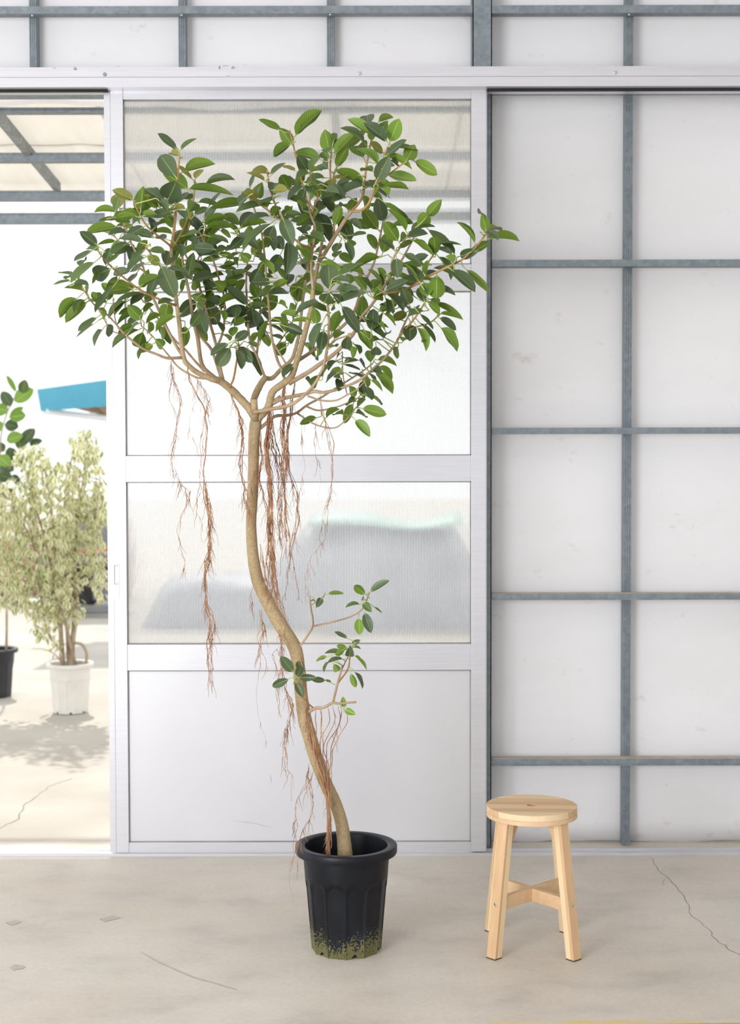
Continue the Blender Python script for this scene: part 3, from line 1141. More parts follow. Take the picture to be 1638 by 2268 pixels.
def branch(pix, w0, w1, tip, mat='branch', name='branch', start=None):
    b, d = nearest(*pix[0])
    d0 = b[2] if start is None else start
    pts, samp = px_path(pix, d0, tip)
    mb = MB()
    n = len(pts)
    rad = [(w0 + (w1 - w0) * (i / (n - 1)) ** 0.8) * PXM * 0.5 * random.uniform(0.94, 1.06) for i in range(n)]
    mb.tube(pts, rad, 8)
    o = mb.build(name, mat, TREE, smooth=True)
    BR.extend(samp)
    return o


branch([(567, 930), (551, 904), (518, 869), (492, 847), (476, 840)], 19, 15, -0.10, 'bark')
branch([(482, 842), (467, 839), (435, 824), (416, 808), (407, 794), (402, 765), (396, 708), (390, 666), (386, 620), (380, 575), (379, 546)], 14, 7, -0.22, 'bark')
branch([(379, 548), (384, 518), (389, 471), (392, 427), (394, 384), (397, 344)], 6.5, 4, -0.30, 'twig')
branch([(379, 548), (373, 541), (349, 522), (324, 499), (307, 471), (295, 442)], 5, 3, -0.33, 'twig', 'twig')
branch([(379, 548), (387, 541), (404, 510), (414, 489)], 5, 3.5, -0.20, 'twig', 'twig')
branch([(389, 676), (375, 672), (346, 660), (307, 640), (272, 613), (250, 594), (232, 575), (218, 558)], 6, 3, -0.42, 'twig')
branch([(403, 792), (370, 793), (345, 784), (315, 771), (278, 742), (255, 716), (236, 696), (214, 681), (190, 650), (174, 619)], 6.5, 3, -0.36, 'branch')
branch([(467, 838), (435, 836), (397, 815), (378, 793), (363, 775), (341, 749), (328, 735), (313, 722)], 5, 2.5, -0.02)
branch([(492, 847), (471, 833), (447, 807), (438, 751), (428, 708), (420, 657), (411, 614), (404, 576), (402, 560)], 11, 5, 0.05)
branch([(490, 838), (479, 804), (469, 777), (462, 766), (447, 749), (435, 729), (426, 700)], 8, 5, 0.10)
branch([(496, 850), (484, 800), (478, 763), (466, 720), (462, 708), (452, 672), (443, 641), (438, 614), (426, 590), (413, 569), (401, 540), (390, 516)], 8, 4, 0.22)
branch([(478, 772), (490, 746), (496, 717), (497, 674), (493, 643), (486, 622), (476, 588), (462, 556), (452, 535), (440, 511)], 5.5, 3.5, 0.18)
branch([(508, 858), (517, 838), (524, 799), (530, 766)], 5, 4, -0.30, 'twig')
branch([(567, 930), (561, 890), (576, 853), (588, 836)], 16, 14, 0.08, 'bark')
branch([(588, 838), (582, 825), (568, 787), (555, 760), (549, 722), (546, 657), (545, 622), (548, 578)], 7, 4, 0.10)
branch([(568, 788), (573, 743), (577, 666), (578, 622), (582, 600)], 5, 3.5, 0.22)
branch([(588, 838), (603, 837), (622, 818), (643, 799), (652, 780), (663, 734), (668, 683), (675, 631), (682, 589)], 11, 6, 0.18, 'bark')
branch([(682, 590), (690, 545), (695, 497), (676, 432), (661, 372), (649, 320), (641, 288)], 5.5, 3.5, 0.10, 'twig')
branch([(567, 935), (575, 923), (594, 901), (603, 869), (626, 850), (645, 834), (657, 799), (664, 778), (677, 729), (689, 683), (693, 641)], 19, 10, -0.06, 'bark')
branch([(693, 641), (689, 597), (691, 557), (697, 520), (697, 500), (686, 471), (685, 437)], 7, 4, -0.12)
branch([(690, 470), (704, 433), (695, 413), (685, 387)], 4, 3, -0.05, 'twig', 'twig')
branch([(693, 641), (698, 614), (705, 582), (712, 540), (714, 510)], 9, 6, 0.02)
branch([(714, 512), (705, 499), (694, 470), (686, 448)], 5, 3, 0.06, 'twig', 'twig')
branch([(705, 582), (721, 557), (745, 517), (765, 485), (779, 466)], 9, 8, -0.06)
branch([(779, 466), (791, 454), (803, 434), (807, 402), (811, 368), (816, 341), (823, 306)], 6.5, 4, -0.02, 'twig')
branch([(779, 468), (799, 466), (816, 451), (828, 420), (836, 392), (846, 361), (858, 328)], 6.5, 4.5, -0.15, 'twig')
branch([(829, 411), (857, 389), (882, 370), (907, 351)], 3.5, 3, -0.20, 'twig', 'twig')
branch([(739, 528), (739, 505), (741, 480), (736, 427), (731, 380), (733, 338)], 5.5, 4, 0.16, 'twig')
branch([(734, 410), (738, 392), (746, 370)], 3.5, 3, 0.22, 'twig', 'twig')
branch([(640, 849), (683, 824), (713, 803), (743, 781), (781, 741), (800, 703), (822, 676), (848, 638), (866, 606), (868, 578), (884, 550), (904, 518)], 11, 4, -0.16)
branch([(862, 614), (872, 601), (891, 573), (915, 528)], 6, 4, -0.04)
branch([(843, 652), (884, 645), (919, 631), (942, 615), (989, 592), (1026, 573), (1058, 541), (1078, 515)], 6, 4, -0.28, 'twig')
branch([(919, 631), (935, 602), (952, 575), (974, 543)], 4, 3, -0.10, 'twig', 'twig')
branch([(657, 800), (691, 778), (737, 741), (771, 710), (787, 682), (801, 638), (826, 587), (836, 550), (848, 492)], 9, 4, 0.25)
branch([(795, 650), (800, 632), (794, 605), (790, 590)], 4, 3, 0.30, 'twig', 'twig')
branch([(560, 913), (594, 907), (642, 897), (674, 875), (693, 855), (708, 831), (717, 808), (724, 771), (728, 717), (726, 674), (731, 636)], 9, 4.5, -0.34, start=-0.04)
branch([(724, 771), (745, 752), (765, 745), (785, 735)], 3.5, 3, -0.30, 'twig', 'twig')
branch([(604, 893), (629, 882), (674, 873), (696, 867), (717, 869), (751, 861), (794, 843), (828, 815), (854, 790), (879, 755), (891, 727), (905, 697)], 9, 4, -0.10)
branch([(880, 752), (895, 732), (908, 717), (925, 695), (944, 664)], 5, 3.5, -0.22, 'twig')
branch([(908, 730), (922, 724), (951, 715), (974, 696)], 3.5, 3, -0.12, 'twig', 'twig')
branch([(577, 948), (607, 923), (635, 920), (657, 914), (680, 897), (708, 882), (743, 860), (770, 843), (800, 824), (825, 805)], 8, 3, 0.12)
branch([(681, 877), (712, 887), (743, 887), (768, 875), (789, 863), (811, 841)], 4.5, 2.5, -0.05)
branch([(678, 900), (705, 909), (743, 902), (763, 895), (790, 883), (797, 876)], 4.5, 2.5, 0.05)
branch([(659, 916), (691, 937), (717, 946), (743, 947), (766, 930), (780, 915), (787, 904)], 4.5, 2.5, -0.08)
branch([(768, 873), (764, 855), (760, 836), (758, 800), (758, 779)], 2.6, 2, 0.02, 'twig', 'twig')
branch([(630, 840), (622, 815), (613, 794), (601, 743), (594, 666), (590, 631), (587, 580), (578, 511), (565, 469), (552, 437)], 6.5, 4, 0.05)
branch([(633, 806), (609, 766), (595, 745), (582, 723)], 4.5, 3, 0.14)
branch([(610, 768), (616, 761), (637, 731), (649, 708), (655, 672)], 3.5, 2.5, 0.20, 'twig', 'twig')
branch([(585, 566), (568, 552), (550, 540), (524, 517)], 4, 2.5, -0.05, 'twig', 'twig')
branch([(697, 546), (685, 546), (671, 543), (657, 534), (636, 512), (621, 486), (611, 458), (598, 420), (594, 397), (591, 376)], 5, 3.5, -0.24, 'twig')
branch([(621, 487), (603, 473), (577, 454), (560, 436)], 4, 3, -0.28, 'twig', 'twig')
branch([(404, 787), (390, 766), (366, 720), (346, 675), (336, 653), (326, 622), (319, 600), (312, 579), (291, 540), (281, 512), (269, 478), (264, 460)], 7, 3.5, -0.05)
branch([(452, 822), (430, 798), (408, 772), (390, 756), (358, 716), (325, 675), (298, 648), (282, 632)], 5.5, 3, 0.08)
branch([(384, 630), (370, 605), (351, 586), (327, 553), (317, 540)], 4, 3, -0.35, 'twig', 'twig')
branch([(319, 602), (300, 585), (284, 562), (264, 536), (252, 521)], 3.5, 2.5, 0.05, 'twig', 'twig')
branch([(262, 728), (257, 715), (252, 690), (250, 662)], 3, 2, -0.20, 'twig', 'twig')
branch([(277, 742), (247, 732), (228, 704)], 2.6, 2, -0.40, 'twig', 'twig')
branch([(411, 545), (418, 500), (425, 465), (429, 440), (431, 398)], 4.5, 3, 0.20, 'twig')
branch([(452, 535), (455, 505), (453, 481)], 3.5, 2.5, 0.26, 'twig', 'twig')
branch([(433, 600), (440, 570), (455, 540), (470, 520)], 3.5, 2.5, 0.30, 'twig', 'twig')
branch([(500, 660), (502, 630), (505, 600)], 3, 2, 0.26, 'twig', 'twig')
branch([(590, 640), (575, 615), (560, 600)], 3, 2, 0.18, 'twig', 'twig')
branch([(683, 592), (665, 570), (655, 548)], 3.5, 2.5, 0.30, 'twig', 'twig')
# stub of a cut limb
mb = MB()
mb.tube([at(566, 930, PY - 0.01), at(563, 905, PY - 0.03), at(562, 884, PY - 0.04)], [9 * PXM, 8 * PXM, 7.4 * PXM], 12)
mb.build('cut_limb', 'bark', TREE, smooth=True)
mb = MB()
mb.tube([at(598, 896, PY - 0.01), at(612, 886, PY - 0.02), at(622, 879, PY - 0.02)], [5.5 * PXM, 5 * PXM, 5 * PXM], 10)
mb.build('cut_limb', 'bark', TREE, smooth=True)
# low shoots
TR_LOW = [s for s in TRUNK if s[1] > 1200]
BR += TR_LOW
branch([(657, 1440), (682, 1406), (693, 1382), (688, 1345), (686, 1320)], 5.5, 3, -0.06)
branch([(692, 1387), (715, 1382), (739, 1377), (780, 1364), (805, 1345), (818, 1311)], 4.2, 2.6, -0.12)
branch([(690, 1340), (702, 1332), (717, 1322)], 2.2, 1.6, -0.04, 'twig', 'twig')
branch([(673, 1594), (680, 1580), (697, 1569), (716, 1567), (736, 1557), (750, 1558), (788, 1555)], 10, 4.5, -0.10, 'branch')
branch([(737, 1556), (748, 1510), (754, 1490), (758, 1474)], 6, 4, -0.14)
branch([(750, 1510), (770, 1482), (775, 1453), (781, 1430)], 4, 2.5, -0.18, 'twig')
branch([(758, 1480), (765, 1465), (773, 1450), (776, 1440)], 3, 2, -0.08, 'twig', 'twig')
branch([(692, 1567), (680, 1556), (666, 1539), (653, 1520), (652, 1510), (658, 1497)], 3.5, 2.5, -0.12, 'twig', 'twig')

# leaf blades read off the photograph: base x y, tip x y, apparent width, side shown
# (d upper side, g underside, m olive, y young, b bright young)
LEAF_TILES = [
((110, 420, 5.85), """
900 238 855 45 155 y; 1080 130 860 15 110 y; 1180 255 1205 5 185 g; 885 300 595 230 30 g; 900 375 640 402 45 g; 875 485 480 545 110 g
615 720 435 575 120 d; 640 800 458 725 90 m; 550 788 335 910 60 d; 420 1000 445 865 85 m; 580 940 285 1170 90 m; 790 1025 540 1130 190 d
830 610 700 515 30 g; 1005 560 810 545 50 d; 1220 480 1010 600 110 d; 1190 690 890 595 85 d; 860 680 645 700 50 g; 900 640 790 870 55 m
990 705 830 810 55 m; 1090 745 1060 910 135 d; 1235 770 1095 905 60 d; 900 830 765 940 50 m; 1230 880 975 1040 90 m; 1040 1060 805 1080 100 d
1150 355 880 315 45 g; 1165 320 1350 190 40 d; 1600 275 1325 340 95 d; 1330 590 1310 330 90 d; 930 480 1115 490 70 g; 1160 560 1330 600 95 d
1210 340 1400 290 70 g; 1500 640 1390 600 80 d; 1510 990 1560 765 165 d; 1290 780 1490 810 75 m; 1445 990 1600 1345 210 d; 1260 870 1440 960 110 g
1240 960 1040 1060 50 d; 1615 500 1500 310 110 g; 1590 575 1360 520 55 g; 1440 245 1285 90 85 y; 1420 150 1520 230 90 d; 1480 150 1290 10 110 d
1455 70 1255 25 50 g; 1070 450 1140 370 35 d; 1365 490 1470 385 40 d; 890 525 1010 385 30 d; 310 1130 190 1125 50 d; 305 1110 105 1060 30 m
"""),
((110, 590, 5.85), """
265 190 35 232 35 m; 300 245 490 210 50 d; 440 320 230 258 60 g; 490 345 455 265 60 g; 355 415 110 628 125 g; 470 470 210 705 120 g
460 435 320 545 60 d; 480 470 335 600 80 g; 610 662 385 822 70 d; 570 745 345 912 30 d; 685 818 552 1015 60 d; 745 750 785 885 100 d
620 545 745 690 90 g; 600 480 610 328 125 g; 830 255 595 570 70 d; 815 395 680 195 100 b; 745 440 865 140 115 g; 1000 255 870 200 80 g
745 475 470 435 45 m; 1200 345 890 435 40 m; 1000 455 755 610 45 d; 1010 420 850 615 35 m; 1120 610 910 590 85 g; 1190 690 1010 500 140 g
1060 635 870 710 50 g; 1150 650 1035 745 70 m; 1090 770 880 865 80 g; 1030 850 1135 735 30 m; 1150 820 820 985 45 m; 1205 850 1130 1078 160 g
1280 710 1300 885 85 g; 1360 940 1500 1065 110 g; 1280 970 1130 1165 20 m; 1440 640 1240 705 80 g; 1630 650 1360 795 95 g; 1530 490 1480 690 160 g
1215 600 1310 490 50 g; 1230 450 1360 360 90 g; 1185 250 1370 115 95 g; 1180 270 1270 65 110 g; 1400 110 1285 370 100 d; 1600 440 1430 470 60 m
1500 300 1590 360 90 g; 1390 230 1500 200 70 g; 1120 90 1040 195 60 d; 640 90 550 200 60 g
"""),
((330, 290, 5.85), """
355 235 150 58 85 d; 415 245 605 88 50 m; 400 325 245 235 110 y; 340 590 130 290 210 d; 500 755 225 540 150 g; 460 525 795 390 120 g
555 620 400 475 50 y; 600 620 690 485 75 y; 730 700 1055 570 40 d; 520 755 1075 795 70 g; 245 885 335 700 250 d; 110 910 20 710 140 d
170 830 0 800 40 g; 375 935 500 790 70 d; 515 1050 600 905 150 g; 1240 945 835 975 110 g; 640 925 920 945 30 m; 770 985 915 810 40 d
1395 880 1275 805 105 y; 1340 860 1200 760 110 d; 1395 870 1400 725 90 d; 1300 750 1385 530 40 d; 1550 540 1375 510 80 y; 1495 645 1265 525 50 y
1595 940 1160 1015 70 m; 320 1030 40 1105 100 d; 100 1010 0 880 110 g; 470 1010 240 985 50 y; 720 1140 870 975 80 d; 600 1090 740 985 80 m
330 940 230 900 100 g; 560 880 480 840 90 g; 390 1030 470 1120 80 d; 1560 1105 1360 1105 50 d; 1530 1000 1540 890 100 g; 1640 860 1445 940 50 d
"""),
((370, 460, 5.85), """
470 310 210 75 115 d; 240 310 230 145 130 g; 480 230 760 90 100 g; 700 120 960 190 110 g; 945 255 1110 40 120 d; 950 270 1250 165 70 g
1340 205 980 500 70 m; 1385 225 1310 395 160 d; 1500 145 1620 460 165 d; 980 400 830 515 110 d; 550 380 750 185 70 g; 470 335 650 250 60 g
600 340 580 475 100 d; 570 525 750 380 55 d; 590 540 350 470 50 m; 610 560 360 510 40 m; 790 540 665 545 45 m; 930 520 780 530 40 m
680 610 410 605 60 d; 880 650 670 600 70 g; 700 650 470 680 70 g; 310 685 565 855 90 d; 330 760 500 920 55 d; 220 770 310 915 120 d
10 770 230 825 60 d; 175 1080 235 945 60 g; 370 1065 350 925 100 g; 500 920 600 1040 115 d; 480 1010 545 1150 90 d; 620 960 790 1050 40 m
630 1030 760 1060 50 m; 545 915 700 850 50 g; 745 970 985 850 110 g; 760 935 1000 800 50 m; 980 830 1090 770 60 g; 900 1070 1000 940 95 g
1200 780 1095 985 125 d; 1180 1165 1090 960 120 g; 1135 620 1190 425 125 g; 1070 460 1050 260 145 g; 940 590 1090 700 115 g; 930 645 885 765 80 g
860 700 760 760 80 g; 660 765 890 800 50 m; 750 830 860 870 80 g; 1465 610 1335 845 145 d; 1565 445 1580 835 155 d; 1580 860 1560 970 125 d
1400 380 1500 530 140 d; 1350 420 1390 525 90 d; 1240 340 1310 470 50 g; 1200 920 1240 695 90 g; 1270 900 1395 905 60 g; 1370 1040 1540 940 90 g
1170 1165 1520 1060 95 d; 1520 930 1450 790 80 g; 1130 110 1320 100 45 d; 1380 100 1430 0 90 g; 1540 80 1590 0 80 g; 1500 140 1640 90 50 m
230 360 390 320 50 m; 265 410 355 430 50 d; 110 470 220 600 70 d; 100 700 130 550 100 g; 190 730 80 720 50 d; 770 220 960 330 60 g
690 300 830 370 70 g; 540 370 790 440 50 m; 830 640 970 570 40 m; 1155 620 1240 650 60 m
"""),
((370, 640, 5.85), """
1030 205 800 -10 110 d; 360 145 165 340 150 d; 480 130 330 90 110 g; 505 150 630 440 190 d; 510 130 760 225 85 d; 395 260 490 570 165 d
385 185 465 270 90 g; 680 280 755 385 50 b; 640 410 725 545 55 d; 400 500 500 645 110 g; 230 480 225 720 120 g; 880 380 905 190 115 d
970 370 815 460 60 m; 1020 420 870 440 90 g; 870 490 845 605 100 b; 1095 240 1145 515 220 d; 1225 310 1340 405 70 d; 1185 490 1240 625 75 d
885 680 1040 545 110 d; 1030 690 1150 740 40 m; 795 710 575 840 85 d; 815 760 650 1000 160 d; 890 780 985 1015 105 d; 930 750 1100 950 125 d
1055 785 1215 1115 95 d; 1110 695 1180 550 80 g; 1530 680 1415 870 130 g; 1640 970 1500 1120 80 d; 1340 420 1575 420 70 g; 1480 440 1550 545 90 g
1560 400 1475 340 60 g; 1280 450 1505 550 20 d; 1240 580 1310 725 90 g; 1240 250 1420 100 170 g; 1445 185 1570 225 65 g; 1620 330 1600 180 80 g
1190 240 1085 90 70 g; 715 590 810 635 15 g; 1365 590 1480 645 50 m; 1580 690 1640 560 100 g; 1060 240 1190 250 50 d; 1000 350 915 330 50 d
610 80 720 260 50 d; 1220 300 1300 260 70 g
"""),
((560, 235, 5.85), """
555 380 830 60 150 g; 360 315 110 185 75 g; 500 490 355 295 140 g; 490 495 245 630 115 g; 985 580 930 305 170 g; 860 690 570 580 115 g
700 835 610 680 140 d; 975 815 845 695 180 m; 1080 790 1210 545 120 g; 1060 630 1280 370 140 g; 1020 560 1140 380 40 d; 1200 540 1450 330 110 g
1505 355 1285 170 110 b; 1440 480 1205 265 55 d; 1430 665 1350 480 215 g; 1610 750 1370 495 80 b; 735 850 815 685 65 m; 740 860 880 795 60 g
730 870 580 895 55 m; 540 840 380 765 50 y; 240 890 415 725 60 d; 265 1160 290 940 155 d; 260 1090 430 1075 95 y; 475 1090 380 920 140 g
500 1030 490 900 80 d; 560 1080 640 890 100 g; 730 1135 735 990 125 d; 990 1090 710 965 50 m; 930 930 710 935 60 m; 1030 1040 1010 940 115 y
1075 1030 1330 910 60 d; 1430 1000 1110 830 120 g; 1425 1030 1125 1110 80 d; 1550 850 1395 790 55 m; 1220 900 1060 940 45 y; 960 1160 860 1050 60 g
930 1090 1090 1100 80 d; 660 1040 450 1170 70 d; 980 600 920 550 90 d; 1050 440 1080 365 80 g; 990 675 880 630 60 g
"""),
((720, 235, 5.85), """
560 235 530 95 170 d; 690 210 845 120 65 g; 795 455 550 230 130 d; 740 280 790 215 110 g; 840 455 935 220 170 b; 610 450 620 310 100 g
790 640 1020 455 85 d; 885 535 1195 560 50 m; 1060 690 1160 495 165 g; 745 600 605 490 90 y; 790 650 1130 765 70 g; 1160 715 1445 880 130 g
815 885 1160 955 110 b; 670 960 800 705 175 d; 700 745 890 760 70 m; 940 755 890 705 60 m; 730 1060 1055 1035 65 g; 740 1075 860 1165 90 g
520 1050 670 960 75 d; 630 1050 680 1170 50 g; 490 1030 370 985 50 d
"""),
((560, 420, 5.85), """
880 435 520 400 90 d; 810 305 1015 640 145 d; 1140 335 1250 630 165 d; 970 360 1260 485 60 m; 1240 390 1390 480 70 d; 720 460 650 540 100 d
390 370 640 290 60 m; 1120 690 1055 810 95 d; 1195 680 1300 890 85 d; 1220 640 1310 770 110 g; 1280 950 1130 830 100 g; 1060 880 1110 800 80 g
1270 590 1450 570 45 m; 1540 490 1300 420 110 g; 1620 520 1440 270 150 g; 1240 270 1340 110 110 g; 1095 280 1085 145 105 b; 1030 290 930 130 90 d
840 260 870 130 120 d; 830 300 960 185 55 m; 710 190 480 100 70 m; 640 240 620 150 90 g; 870 120 1200 40 60 m; 1590 780 1505 585 100 g
1640 880 1250 1020 95 g; 1180 100 1040 120 70 m; 1230 260 1150 170 60 g; 240 320 330 240 90 g; 400 380 480 240 110 g; 760 560 840 600 60 m
600 680 730 590 50 m; 720 650 610 510 40 d; 530 810 650 730 50 m; 630 760 720 880 100 g; 800 800 950 750 60 g; 1060 980 1170 1100 110 g
"""),
((600, 580, 5.85), """
755 360 745 -5 215 d; 690 530 740 425 165 m; 830 370 1120 345 80 d; 855 530 1195 395 85 d; 915 575 1125 890 130 d; 630 530 305 640 75 d
725 640 580 570 65 m; 780 915 870 655 120 g; 665 785 515 1080 100 d; 680 895 640 1150 125 d; 1000 955 970 1135 125 d; 1130 880 1305 1110 120 b
1210 890 1310 1080 100 g; 1360 1092 1360 1210 125 d; 1300 890 1330 610 150 d; 1240 740 1505 840 50 m; 1290 820 1470 975 70 d; 1470 970 1530 890 65 d
1400 640 1620 520 110 g; 1190 430 1160 740 155 g; 340 520 400 270 130 g; 320 270 300 435 80 g; 540 200 380 230 80 g; 1020 290 1010 165 100 g
1190 215 1075 215 60 y; 1310 370 1390 220 100 g; 1300 375 1210 220 40 m; 1480 240 1390 80 75 g; 1440 330 1310 70 25 m; 1210 170 920 40 60 g
870 180 1180 10 70 m; 820 240 1000 230 50 d; 590 800 560 600 120 g; 530 790 290 740 35 g; 235 1030 300 910 95 g; 820 1000 920 885 100 g
890 800 960 680 60 g; 1240 770 1110 740 60 m; 1420 1010 1320 1005 25 g; 440 1080 530 1140 60 g; 990 400 915 450 70 g; 840 510 780 600 70 g
1000 1110 1080 1170 70 g; 1400 800 1490 890 50 g; 850 280 960 300 40 g; 790 410 880 510 60 d
"""),
((780, 420, 4.31), """
720 245 838 108 95 g; 620 360 720 245 115 g; 560 395 775 310 45 m; 530 460 720 390 75 d; 435 490 320 325 115 g; 300 120 530 310 55 g
510 395 375 190 55 g; 290 300 250 115 115 d; 585 325 375 330 60 g; 290 600 345 435 110 g; 400 580 255 465 40 d; 725 380 970 600 70 m
790 620 780 460 105 g; 840 520 1035 515 18 m; 800 555 940 605 40 d; 575 485 780 620 50 g; 620 470 700 575 60 m; 480 620 650 710 50 d
560 700 700 630 70 d; 420 655 430 835 100 d; 315 965 508 875 80 d; 640 880 520 680 45 d; 515 740 600 830 65 d; 705 825 715 700 40 b
710 820 820 775 50 d; 970 830 795 715 55 m; 820 640 965 820 45 m; 950 768 1165 955 95 d; 1090 765 1280 960 60 g; 1275 390 1245 235 85 g
1300 385 1430 355 35 y; 1300 470 1575 433 28 g; 1125 600 1315 505 70 g; 1030 635 1165 590 85 d; 965 705 930 635 40 g; 1165 510 1055 310 12 m
1240 235 1210 218 20 d; 1260 410 1380 440 30 d; 712 1020 695 885 120 b; 690 1070 640 915 95 d; 805 815 800 1050 145 g; 700 855 865 895 35 g
745 920 970 990 45 d; 590 1020 465 935 30 g; 540 1095 490 975 105 d; 330 1000 500 1130 50 d; 690 720 470 720 60 g; 650 890 620 770 80 g
420 1030 370 850 80 g; 575 1180 575 1090 120 d; 350 170 165 145 45 g; 270 190 215 0 45 g; 520 440 450 470 70 g; 440 550 570 500 50 g
"""),
((780, 560, 5.85), """
1060 665 1425 835 60 g; 975 640 1140 775 95 g; 1135 790 1400 840 50 g; 1130 845 1340 985 85 d; 1145 970 1375 1240 120 b; 875 790 1040 980 45 d
870 905 1075 1135 40 m; 840 970 985 1225 85 b; 930 1000 940 1170 100 g; 745 930 745 1135 160 d; 700 770 525 870 105 y; 925 755 740 790 60 m
655 1150 725 1080 60 g; 590 1220 560 1360 80 g; 600 710 720 680 70 m; 410 790 575 915 45 g; 530 790 400 650 22 g; 370 970 370 780 45 g
1000 600 1110 640 50 m
"""),
((640, 740, 5.85), """
1055 365 1045 185 120 b; 1145 335 1395 370 75 g; 1165 415 1330 565 75 g; 1120 495 1340 725 110 g; 1065 600 1215 730 50 g; 960 600 960 810 80 d
1000 675 1070 845 85 d; 960 510 1015 670 85 g; 940 560 780 490 25 d; 1040 500 1100 595 45 d; 1080 490 1165 470 40 d; 985 430 920 345 40 d
720 375 895 325 60 m; 700 390 910 460 30 d; 790 165 850 310 80 g; 830 125 930 225 25 m; 620 350 505 420 40 m; 640 580 645 725 95 d
690 500 560 480 80 g; 650 510 650 610 90 g; 625 505 465 600 50 d; 310 680 350 560 95 g; 280 660 230 580 30 d; 850 820 790 685 90 g
870 870 730 890 75 g; 875 940 975 845 60 g; 950 965 1245 1035 125 g; 865 1020 1010 1055 50 m; 830 905 715 1145 100 g; 700 1040 575 1020 60 g
480 1085 605 960 55 g; 355 1085 150 1155 80 g; 860 1115 1040 1295 110 b; 1060 810 1210 890 25 g; 970 790 1050 830 30 g; 435 550 470 400 35 d
760 330 705 295 40 g; 530 180 610 130 60 g; 330 110 310 320 70 g; 360 200 385 330 60 g; 195 140 300 210 60 g; 650 265 610 310 40 g
"""),
((380, 1250, 3.15), """
845 750 760 640 70 d; 815 800 690 858 55 d; 890 790 1010 790 48 d; 970 800 1070 810 40 d; 920 750 875 670 55 d; 870 785 905 715 55 d
870 825 915 920 55 d; 1350 210 1265 143 55 g; 1385 190 1515 108 45 d; 1345 240 1325 232 25 m; 1340 270 1385 322 50 m; 1310 278 1213 285 20 m
1408 295 1465 338 12 m; 1345 340 1390 475 65 d; 1305 378 1310 487 65 b; 1090 210 1203 198 28 g; 1045 237 1015 290 45 d; 990 240 985 265 35 d
1225 515 1135 470 28 d; 1260 555 1310 530 35 d; 1225 590 1150 565 40 g; 1190 628 1065 598 25 d; 1205 590 1140 635 40 g; 1240 640 1245 585 58 d
1085 645 1005 670 25 g; 1190 662 1085 672 18 d; 1095 680 1050 755 22 d; 1130 695 1165 752 50 g; 1248 762 1285 860 42 g; 1275 752 1340 855 22 d
1275 637 1370 722 10 g; 1200 995 1195 925 38 b; 1212 1015 1272 1042 45 b; 1110 825 1070 803 18 g; 1265 580 1315 580 12 g
"""),
]


# ---- leaf meshes: blade along +Y (unit length), unit width, two sides
def leaf_mesh(name, top, under, bend, fold, wave):
    ny, xs = 8, (-1, -0.55, 0, 0.55, 1)
    mb = MB()
    uvs = []

    def prof(t):
        return 0.53 * (sin(pi * t ** 0.95) ** 0.62) if 0 < t < 1 else 0.0
    for side in (0, 1):
        o = len(mb.v)
        for j in range(ny + 1):
            t = j / ny
            w = max(prof(t), 0.006 if j == 0 else 0.004)
            for x in xs:
                z = -bend * (t * t) + fold * abs(x) * w * 2 - 0.02 * (1 - x * x) * 0 + wave * sin(t * 9 + x) * w * abs(x)
                z += (0 if side == 0 else -0.006)
                mb.v.append((x * w, t, z))
                uvs.append((0.5 + 0.5 * x, t))
        k = len(xs)
        for j in range(ny):
            for i in range(k - 1):
                q = (o + j * k + i, o + j * k + i + 1, o + (j + 1) * k + i + 1, o + (j + 1) * k + i)
                mb.f.append(q if side == 0 else q[::-1])
                mb.m.append(side)
    me = bpy.data.meshes.new(name)
    me.from_pydata(mb.v, [], mb.f)
    me.materials.append(M[top])
    me.materials.append(M[under])
    me.polygons.foreach_set('material_index', mb.m)
    me.polygons.foreach_set('use_smooth', [True] * len(mb.f))
    lay = me.uv_layers.new(name='UVMap')
    for l in me.loops:
        lay.data[l.index].uv = uvs[l.vertex_index]
    me.update()
    return me, mb, uvs


LEAF = {}
for tone, (tp, un) in {'d': ('leaf_top', 'leaf_under'), 'g': ('leaf_top', 'leaf_under'), 'm': ('leaf_mid', 'leaf_under'),
                       'y': ('leaf_young', 'leaf_young'), 'b': ('leaf_bright', 'leaf_bright')}.items():
    LEAF[tone] = [leaf_mesh('leaf', tp, un, bd, fo, wv) for bd, fo, wv in ((0.06, 0.10, 0.0), (0.14, 0.14, 0.06), (0.02, 0.06, 0.03), (0.20, 0.18, 0.0))]


def parse_leaves():
    out = []
    for (ox, oy, sc), txt in LEAF_TILES:
        for item in txt.replace('\n', ';').split(';'):
            item = item.strip()
            if not item:
                continue
            a = item.split()
            bx, by, tx, ty, w = [float(q) / sc for q in a[:5]]
            out.append((ox + bx, oy + by, ox + tx, oy + ty, w, a[5]))
    return out


